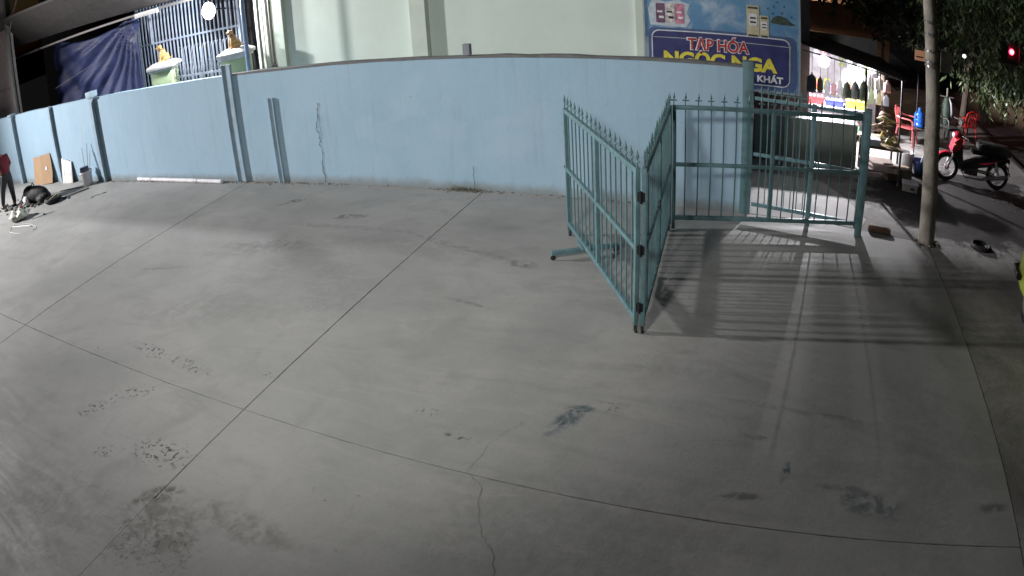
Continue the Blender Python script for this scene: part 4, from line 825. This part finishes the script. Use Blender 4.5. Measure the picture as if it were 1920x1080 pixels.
# ------------------------------------------------------------------ clutter at the left end of the yard
cb2 = thing('cardboard_sheet', (-18.45, 9.80, 0), 'large folded cardboard sheet leaning against the blue wall', 'cardboard')
CARD = M('cardboard_brown', (.40, .26, .15), .85, 0, .1, 3, .1)
tilt = Matrix.Rotation(-.15, 4, 'X')
MB().prism([(-.62, 0), (.0, .0), (.02, .86), (-.08, .84), (-.58, .82)], -.012, .0, mat=tilt).build('left_panel', CARD, cb2, smooth=0)
MB().prism([(.0, .0), (.56, .02), (.62, .30), (.60, .6), (.55, .90), (.02, .86)], -.05, -.038, mat=Matrix.Rotation(.14, 4, 'Z') @ tilt).build('right_panel', CARD, cb2, smooth=0)
MB().box(.26, .36, -.062, -.052, .42, .52, Matrix.Rotation(.14, 4, 'Z') @ tilt).build('paper_label', WHT, cb2)
for k in range(4):
    o = MB().cbox(-.075, .075, -.015, .015, 0, .70 - .03 * k, .003, mat=Matrix.Rotation(-.16, 4, 'X')); o = o.build('white_board', M('white_primed_board', (.72, .70, .68), .6), smooth=35)
    o.location = (-17.15 + k * .15, 9.855 - .0 * k, 0); o.rotation_euler = (0, 0, R(-4 + 3 * k)); tag(o, 'white board leaning on the blue wall, %s from the cardboard' % ordn[k], 'board', 'white boards against the wall')
bu = bucket(-15.52, 9.70, .40, .19, 'white bucket of rods standing by the blue wall column', PAIL, z=0)
for k, (x, y, h, c) in enumerate(((-.06, .04, 1.0, (.6, .62, .6)), (.05, .05, 1.08, (.45, .52, .52)), (.1, .0, .85, (.62, .6, .55)))):
    MB().tube([(x * .5, y * .5, .03), (x * 1.6 + .05, y + .12, h)], .010, 6).build('rod', M('rod_%d' % k, c, .5), bu)
MB().cbox(-.16, .10, .02, .16, .36, .50, .02, Matrix.Rotation(.3, 4, 'Z')).build('tool_head', M('dark_blue_tool', (.08, .1, .16), .5), bu)
pp = thing('plastic_pipe', (-11.85, 9.90, 0), 'white plastic pipe lying along the foot of the wall', 'pipe', R(-2.5)); MB().tube([(-1.6, 0, .045), (1.6, 0, .045)], .045, 14).build('tube', WHT, pp)
for x in (-1.05, .72): MB().tube([(x - .06, 0, .046), (x + .06, 0, .046)], .052, 14).build('coupling', M('coupling_grey', (.5, .5, .5), .5), pp)
bp_ = thing('backpack', (-16.75, 8.55, 0), 'black backpack slumped on the concrete near the wall', 'backpack', R(15))
mb = MB(); mb.ball((0, 0, .2), (.55, .22, .24), 18, 12).ball((-.25, 0, .26), (.28, .2, .22), 14, 10).ball((.3, -.03, .13), (.35, .2, .14), 14, 10)
b0 = mb.build('sack', M('pack_black', (.018, .018, .019), .75, bump=.4, bscale=18), bp_, smooth=180); d = b0.modifiers.new('r', 'REMESH'); d.mode = 'VOXEL'; d.voxel_size = .03; d.use_smooth_shade = True
MB().tube([(-.4, -.18, .3), (-.45, -.3, .12), (-.2, -.36, .02), (.1, -.3, .02)], .018, 6).tube([(-.12, 0, .46), (-.06, 0, .54), (.02, 0, .44)], .015, 6).build('strap', BLK, bp_); MB().ball((.35, -.2, .1), (.16, .06, .09)).build('front_pocket', M('pack_black2', (.03, .03, .032), .7), bp_)
tb2 = thing('tool_bag', (-15.75, 8.55, 0), 'dark grey open tool bag right of the backpack', 'bag', R(25))
MB().torus((0, 0, .09), .22, .05, 'z', 22, 8).build('rim', M('bag_dark', (.03, .03, .032), .7), tb2); MB().lathe([(.2, 0), (.23, .04), (.22, .09)], 18).build('base', M('bag_dark', (.03, .03, .032), .7), tb2); MB().tube([(-.1, -.05, .08), (.15, .08, .16)], .03, 8).build('level', M('tool_yellow', (.35, .34, .2), .5), tb2); MB().tube([(.2, .0, .08), (.36, .06, .03), (.5, .1, .02)], .025, 8).build('strap', BLK, tb2)
pk = thing('pick_tool', (-15.25, 9.1, 0), 'dark steel pick with a short handle lying on the concrete', 'pick', R(48)); MB().tube([(-.3, -.05, .03), (.35, .12, .025)], .018, 8).build('handle', M('old_wood', (.12, .09, .08), .7), pk); MB().tube([(-.4, .12, .015), (-.3, -.05, .035), (-.22, -.26, .015)], [.012, .035, .012], 8).build('head', DARKM, pk)
st = thing('wood_stake', (-15.95, 9.45, 0), 'thin pale wood stake lying right of the cardboard', 'stake', R(20)); MB().box(-.55, .5, -.012, .012, 0, .022).build('stick', M('raw_wood', (.42, .38, .26), .7), st); MB().box(.44, .56, -.014, .014, .0225, .034).build('tip', BRN, st)
hk = thing('metal_hook', (-14.15, 9.0, 0), 'small white hooked wire lying on bare concrete', 'hook', R(40)); MB().tube([(.25, .02, .008), (0, 0, .008), (-.1, -.03, .008), (-.12, -.12, .008), (-.03, -.15, .008)], .007, 6).build('wire', M('pale_wire', (.6, .6, .58), .4), hk); MB().tube([(.2, .016, .009), (.3, .025, .009)], .012, 6).build('handle', GALV, hk)
pb = thing('plastic_bag', (-15.95, 7.45, 0), 'crumpled white plastic bag full of scraps on the concrete', 'bag', .4)
mb = MB().ball((0, 0, .11), (.36, .27, .14), 26, 16); rnd = random.Random(2)
mb.v = [(p[0] * (1 + .14 * math.sin(p[1] * 23 + p[2] * 31)), p[1] * (1 + .14 * math.sin(p[0] * 19 + p[2] * 27)), max(.004, p[2] * (1 + .22 * math.sin(p[0] * 21 + p[1] * 17)))) for p in mb.v]
mb.build('film', M('white_film', (.52, .53, .47), .4, 0, .35, 5, .5, 12, dirt=.35, dirtc=(.2, .2, .17)), pb, smooth=60); MB().tube([(.1, .1, .2), (.14, .12, .3), (.22, .1, .34)], [.04, .025, .01], 7).build('knot', M('white_film', (1, 1, 1)), pb); MB().cbox(.0, .1, .06, .14, .22, .30, .01).build('red_packet', M('red_scrap', (.4, .03, .08), .5), pb)
cl1 = thing('wire_coil', (-14.95, 6.95, 0), 'loose loop of white cable lying on the concrete', 'cable'); MB().tube([(.65 * math.cos(a) * (1 + .1 * math.sin(3 * a)), .26 * math.sin(a), .01) for a in [R(k * 12) for k in range(26)]], .008, 6).build('loop', M('white_cable', (.62, .62, .6), .5), cl1); MB().tube([(-.6, .02, .01), (-.2, .1, .012), (.25, .17, .012)], .022, 6).build('bundle', M('white_cable', (1, 1, 1)), cl1)
cs = thing('cable_scrap', (-15.0, 7.75, 0), 'short black and grey cable offcuts on the concrete', 'cable', .5); MB().tube([(-.35, -.1, .006), (-.1, -.02, .006), (.0, .06, .006), (.3, .1, .006)], .009, 6).build('offcut', M('grey_cable', (.3, .3, .28), .5), cs); MB().ball((0, .02, .025), .03).build('plug', BLK, cs)
rp = thing('rubble_heap', (-17.2, 8.15, 0), 'heap of grey rubble and torn paper beside the person', 'rubble'); mb = MB(); rnd = random.Random(17)
for i in range(120):
    x, y = rnd.gauss(0, .55), rnd.gauss(0, .28); s = rnd.uniform(.02, .085); mb.ball((x, y, s * .4), (s, s * rnd.uniform(.5, 1), s * rnd.uniform(.3, .8)), 6, 4, Matrix.Rotation(rnd.uniform(0, 3), 3, 'Z'))
mb.build('chunks', M('rubble_grey', (.17, .17, .165), .9, var=.4, scale=3), rp, smooth=0); MB().ball((.25, .12, .14), (.14, .1, .12), 8, 6).build('paper', WHT, rp); rp['kind'] = 'stuff'

# ------------------------------------------------------------------ person (head beyond the left edge), facing left with bowed head
pe = thing('person', (-17.85, 8.06, 0), 'person in dark red shirt and dark trousers standing at the left edge', 'person', 0)
def skin(name, verts, edges, radii, m, root, sub=2):
    me = bpy.data.meshes.new(name); me.from_pydata(verts, edges, []); o = obj(name, me, pe)
    md = o.modifiers.new('skin', 'SKIN'); md.use_smooth_shade = True; md.use_x_symmetry = False
    for i, r_ in enumerate(radii): sv = me.skin_vertices[0].data[i]; sv.radius = r_ if isinstance(r_, tuple) else (r_, r_); sv.use_root = (i == root)
    o.modifiers.new('sub', 'SUBSURF').levels = sub; o.modifiers['sub'].render_levels = sub; me.materials.append(m); return o
SKN = M('skin', (.36, .20, .13), .55, bump=.05); SHIRT = M('shirt_red', (.13, .012, .02), .85, 0, .25, 6, .3, 20); TRS = M('trousers_dark', (.022, .024, .028), .85, bump=.3)
HT = .97
V = []; E_ = []; RR = []
def vtx(p, r, par=None):
    V.append((p[0] * HT, p[1] * HT, p[2] * HT)); RR.append(r * HT if not isinstance(r, tuple) else (r[0] * HT, r[1] * HT))
    if par is not None: E_.append((par, len(V) - 1))
    return len(V) - 1
pel = vtx((.28, .02, .98), .155); ch = vtx((.24, .02, 1.18), .15, pel); c2 = vtx((.15, .02, 1.40), .165, ch); nk = vtx((.06, .02, 1.56), .06, c2); hd0 = vtx((.0, .02, 1.64), .062, nk); hd1 = vtx((-.05, .02, 1.73), .10, hd0); hd2 = vtx((-.07, .02, 1.80), .085, hd1)
hands = []
for s in (-1, 1):
    sh_ = vtx((.14, .02 + s * .19, 1.47), .075, c2); el = vtx((.17, .02 + s * .25, 1.17), .052, sh_); wr = vtx((-.06, .02 + s * .13, 1.06), .034, el); hn = vtx((-.14, .02 + s * .09, 1.05), (.045, .024), wr); hands.append(hn)
    for k in range(4): a = vtx((-.20, .02 + s * (.055 + .022 * k), 1.045 - .006 * k), .0105, hn); b_ = vtx((-.25 + .012 * abs(k - 1), .02 + s * (.04 + .022 * k), 1.015), .009, a)
    th_ = vtx((-.12, .02 + s * .04, 1.075), .012, hn); vtx((-.16, .02 + s * .02, 1.06), .010, th_)
    hp = vtx((.25, .02 + s * .10, .88), .105, pel); kn = vtx((.10 + .10 * s, .02 + s * .13, .50), .072, hp); an = vtx((.0 + .22 * s, .02 + s * .13, .10), .045, kn); to = vtx((-.10 + .22 * s, .02 + s * .14, .04), .038, an)
body = skin('body', V, E_, RR, SKN, 0)
def garment(name, ids, m, grow):
    mp_ = {i: k for k, i in enumerate(ids)}; skin(name, [V[i] for i in ids], [(mp_[a], mp_[b_]) for a, b_ in E_ if a in mp_ and b_ in mp_], [RR[i] + grow if not isinstance(RR[i], tuple) else RR[i] for i in ids], m, 0)
# joint order: 0 pelvis 1 belly 2 chest 3 neck ...; each side: shoulder, elbow, wrist, hand, 8 finger, 2 thumb, hip, knee, ankle, toe
s0, s1 = 7, 7 + 18
garment('shirt', [0, 1, 2, s0, s0 + 1, s1, s1 + 1], SHIRT, .036); garment('trousers', [0, 1, s0 + 14, s0 + 15, s0 + 16, s1 + 14, s1 + 15, s1 + 16], TRS, .02)
for s in (-1, 1): MB().ball(((-.07 + .22 * s) * HT, .02 + s * .135 * HT, .045), (.13, .05, .045), 12, 8).build('shoe', BLK, pe)
MB().ball((-.055 * HT, .02, 1.80 * HT), (.125, .105, .10), 16, 10).build('hair', BLK, pe)
MB().ball((-.165 * HT, .02, 1.735 * HT), (.02, .014, .022), 8, 6).build('nose', SKN, pe)
for s in (-1, 1): MB().ball((-.14 * HT, .02 + s * .035, 1.765 * HT), .012, 8, 6).build('eye', BLK, pe)

# ------------------------------------------------------------------ trees, lamps and dark far side of the street
def leaf_tree(name, base, lab, stems, m, leaves, ll, lw, droop, cat='tree', trunk_r=.09, top=(0, 0, 4.2), seed=1, gap=None):
    t = thing(name, base, lab, cat, 0, 'trees over the street'); rnd = random.Random(seed)
    tr_ = MB().tube([(0, 0, -.05), (top[0] * .3, top[1] * .3, top[2] * .35), (top[0] * .7, top[1] * .7, top[2] * .7), top], [trunk_r * 1.3, trunk_r, trunk_r * .8, trunk_r * .5], 10)
    mb = MB()
    for (cx_, cy_, cz_, rx, ry, rz_, n) in stems:
        tr_.tube([top, ((top[0] + cx_) / 2, (top[1] + cy_) / 2, (top[2] + cz_) / 2 + .35), (cx_, cy_, cz_ + rz_ * .4)], [trunk_r * .45, trunk_r * .3, trunk_r * .12], 6)
        for i in range(n):
            # a twig, hanging down, with leaves along it
            a = rnd.uniform(0, 6.283); q_ = rnd.random() ** .45; x, y, z = cx_ + rx * q_ * math.cos(a), cy_ + ry * q_ * math.sin(a), cz_ + rz_ * rnd.uniform(-.8, 1)
            L_ = rnd.uniform(.25, .75); dx, dy = rnd.gauss(0, .14), rnd.gauss(0, .14)
            for k in range(leaves):
                f_ = k / leaves; px, py, pz = x + dx * f_, y + dy * f_, z - L_ * f_ * droop + rnd.uniform(-.05, .05)
                al = rnd.uniform(0, 6.283); dn = -rnd.uniform(.5, 1.2) * droop; l_ = ll * rnd.uniform(.6, 1.25); w_ = lw * rnd.uniform(.7, 1.2)
                d_ = Vector((math.cos(al) * .7, math.sin(al) * .7, dn)).normalized(); s_ = d_.cross(Vector((rnd.gauss(0, 1), rnd.gauss(0, 1), rnd.gauss(0, .4)))).normalized()
                p_ = Vector((px, py, pz))
                if gap and (Vector(base) + p_ - gap[0]).cross(gap[1]).length < .33: continue
                mb.add([p_, p_ + d_ * l_ * .45 + s_ * w_, p_ + d_ * l_, p_ + d_ * l_ * .45 - s_ * w_], [(0, 1, 2, 3)])
    tr_.build('trunk', M('bark', (.12, .095, .075), .9, bump=.5, bscale=25), t); mb.build('crown', m, t, smooth=0)
LEAF = M('street_leaf', (.06, .095, .03), .5, 0, .35, 1.2, 0); LEAF2 = M('dark_leaf', (.028, .042, .018), .6, 0, .35, 1.2, 0)
leaf_tree('street_tree', (5.66, 18.0, PZ), 'drooping green street tree hanging over the motorbike', [(-.6, -3.6, 3.0, 1.0, 1.6, 1.1, 240), (.5, -3.0, 2.45, .9, 1.2, 1.0, 260), (1.0, -2.0, 3.0, 1.2, 1.6, 1.1, 240), (.2, -4.4, 4.0, 1.8, 1.6, .8, 200), (-1.6, -3.8, 3.7, 1.0, 1.4, .7, 170), (2.2, -1.0, 3.6, 1.6, 2, 1.5, 260), (-.2, 0, 4.8, 2.2, 2.2, 1.3, 200)], LEAF, 9, .17, .022, 1.0, gap=(Vector((8.9, 22.2, 2.32)), Vector((8.9, 22.2, -1.47)).normalized()), top=(.2, -.6, 4.2), seed=4)
leaf_tree('shade_tree', (7.6, 21.5, -.14), 'dark leafy tree standing across the kerb at the far side', [(-2, -2, 5.2, 2.6, 2.2, 1.8, 300), (1, -1, 4.6, 2.6, 2.2, 2.0, 320), (2.8, 0, 5.2, 2.6, 2.6, 2.2, 260), (-3.2, 1, 5.2, 2.2, 2.0, 1.4, 220), (-.4, 2, 3.6, 1.8, 1.6, 1.2, 160)], LEAF2, 10, .22, .045, .7, gap=(Vector((8.9, 22.2, 2.32)), Vector((8.9, 22.2, -1.47)).normalized()), trunk_r=.16, top=(0, 0, 4.0), seed=9)
leaf_tree('shop_tree', (2.95, 16.4, PZ), 'small dark broadleaf tree rising behind the shop awning', [(-.5, -1.2, 3.3, 1.0, .9, .5, 90), (.25, -1.6, 3.1, .8, .9, .65, 110), (-1.2, -1.6, 3.55, .7, .7, .35, 50), (.5, -1.2, 3.7, 1.2, 1.2, .5, 90)], LEAF2, 7, .19, .045, .5, trunk_r=.06, top=(-.1, -.3, 3.0), seed=6)
fh = thing('far_house', (2.5, 24, 0), 'dim brown house front with a warm lit ledge above the shop awning', 'house')
MB().box(-3.5, 2.0, 0, 5, -.02, 6).build('wall', M('far_brown', (.20, .13, .09), .85, dirt=.4), fh, smooth=0)
MB().box(-2.2, 1.2, -.9, -.02, 2.75, 2.95).build('ledge', M('far_ledge', (.45, .33, .24), .8), fh, smooth=0)
MB().box(-1.6, .4, -.04, -.01, 3.05, 4.4).build('window', M('far_window', (.05, .04, .04), .3), fh, smooth=0)
MB().box(-1.3, -.9, -.86, -.80, 3.4, 3.5).build('wall_lamp', M('warm_lamp', (1, .8, .6), .5, bump=0, emit=(1, .62, .38), es=6), fh)
lamp('far_house_lamp', 'POINT', (1.4, 22.7, 3.3), 110, (1, .62, .38), .1)
bs = thing('roadside_block', (22, 46, -.14), 'unlit block of buildings closing the far end of the street', 'building')
MB().box(-14, 14, 0, 6, 0, 9).build('wall', M('block_dark', (.05, .045, .042), .9), bs, smooth=0)
for k in range(6): wn = MB().box(-12 + k * 4.2, -10.2 + k * 4.2, -.03, -.005, 3.4, 5).build('window', M('far_window', (1, 1, 1)), bs, smooth=0)
MB().box(-14.2, 14.2, -.4, -.01, 2.6, 2.85).build('canopy', M('block_canopy', (.07, .06, .055), .9), bs, smooth=0)
rl = thing('traffic_light', (8.9, 22.2, -.14), 'red signal light glowing among dark leaves at the right', 'light')
MB().tube([(.35, 0, 0), (.35, 0, 2.9)], .05, 10).build('post', DARKM, rl); MB().cbox(-.14, .30, .03, .16, 2.18, 2.78, .03).build('housing', BLK, rl)
MB().ball((0, 0, 2.46), (.105, .05, .105), 16, 10).build('red_lens', M('red_glow', (1, .05, .08), .3, bump=0, emit=(1, .03, .07), es=14), rl); MB().ball((0, -.035, 2.46), (.066, .03, .066), 12, 8).build('bulb', M('red_core', (1, .6, .6), .3, bump=0, emit=(1, .45, .45), es=9), rl)
lamp('signal_glow', 'POINT', (8.9, 21.9, 2.32), 9, (1, .04, .08), .08)
wd = thing('street_bulb', (6.28, 20.0, -.14), 'small white bulb shining through the drooping tree', 'light'); MB().tube([(0, .06, 0), (0, .06, 2.1)], .025, 8).build('post', DARKM, wd); MB().ball((0, 0, 2.13), .055, 12, 8).build('bulb', M('white_glow', (1, 1, 1), .3, bump=0, emit=(1, .97, .92), es=8), wd)
ob = thing('orange_notice', (3.08, 13.0, PZ), 'small orange notice on a stick left of the pole', 'notice'); MB().tube([(0, .02, 0), (0, .02, 2.35)], .012, 6).build('stick', DARKM, ob); MB().cbox(-.10, .12, -.012, .012, 2.36, 2.56, .004).build('board', M('orange_board', (.62, .34, .20), .6, emit=(1, .5, .28), es=.22), ob)  # board's faint glow stands in for light falling on it, no lamp inside
MB().box(-.07, .08, -.016, -.013, 2.42, 2.445).build('stripe', DARKM, ob)
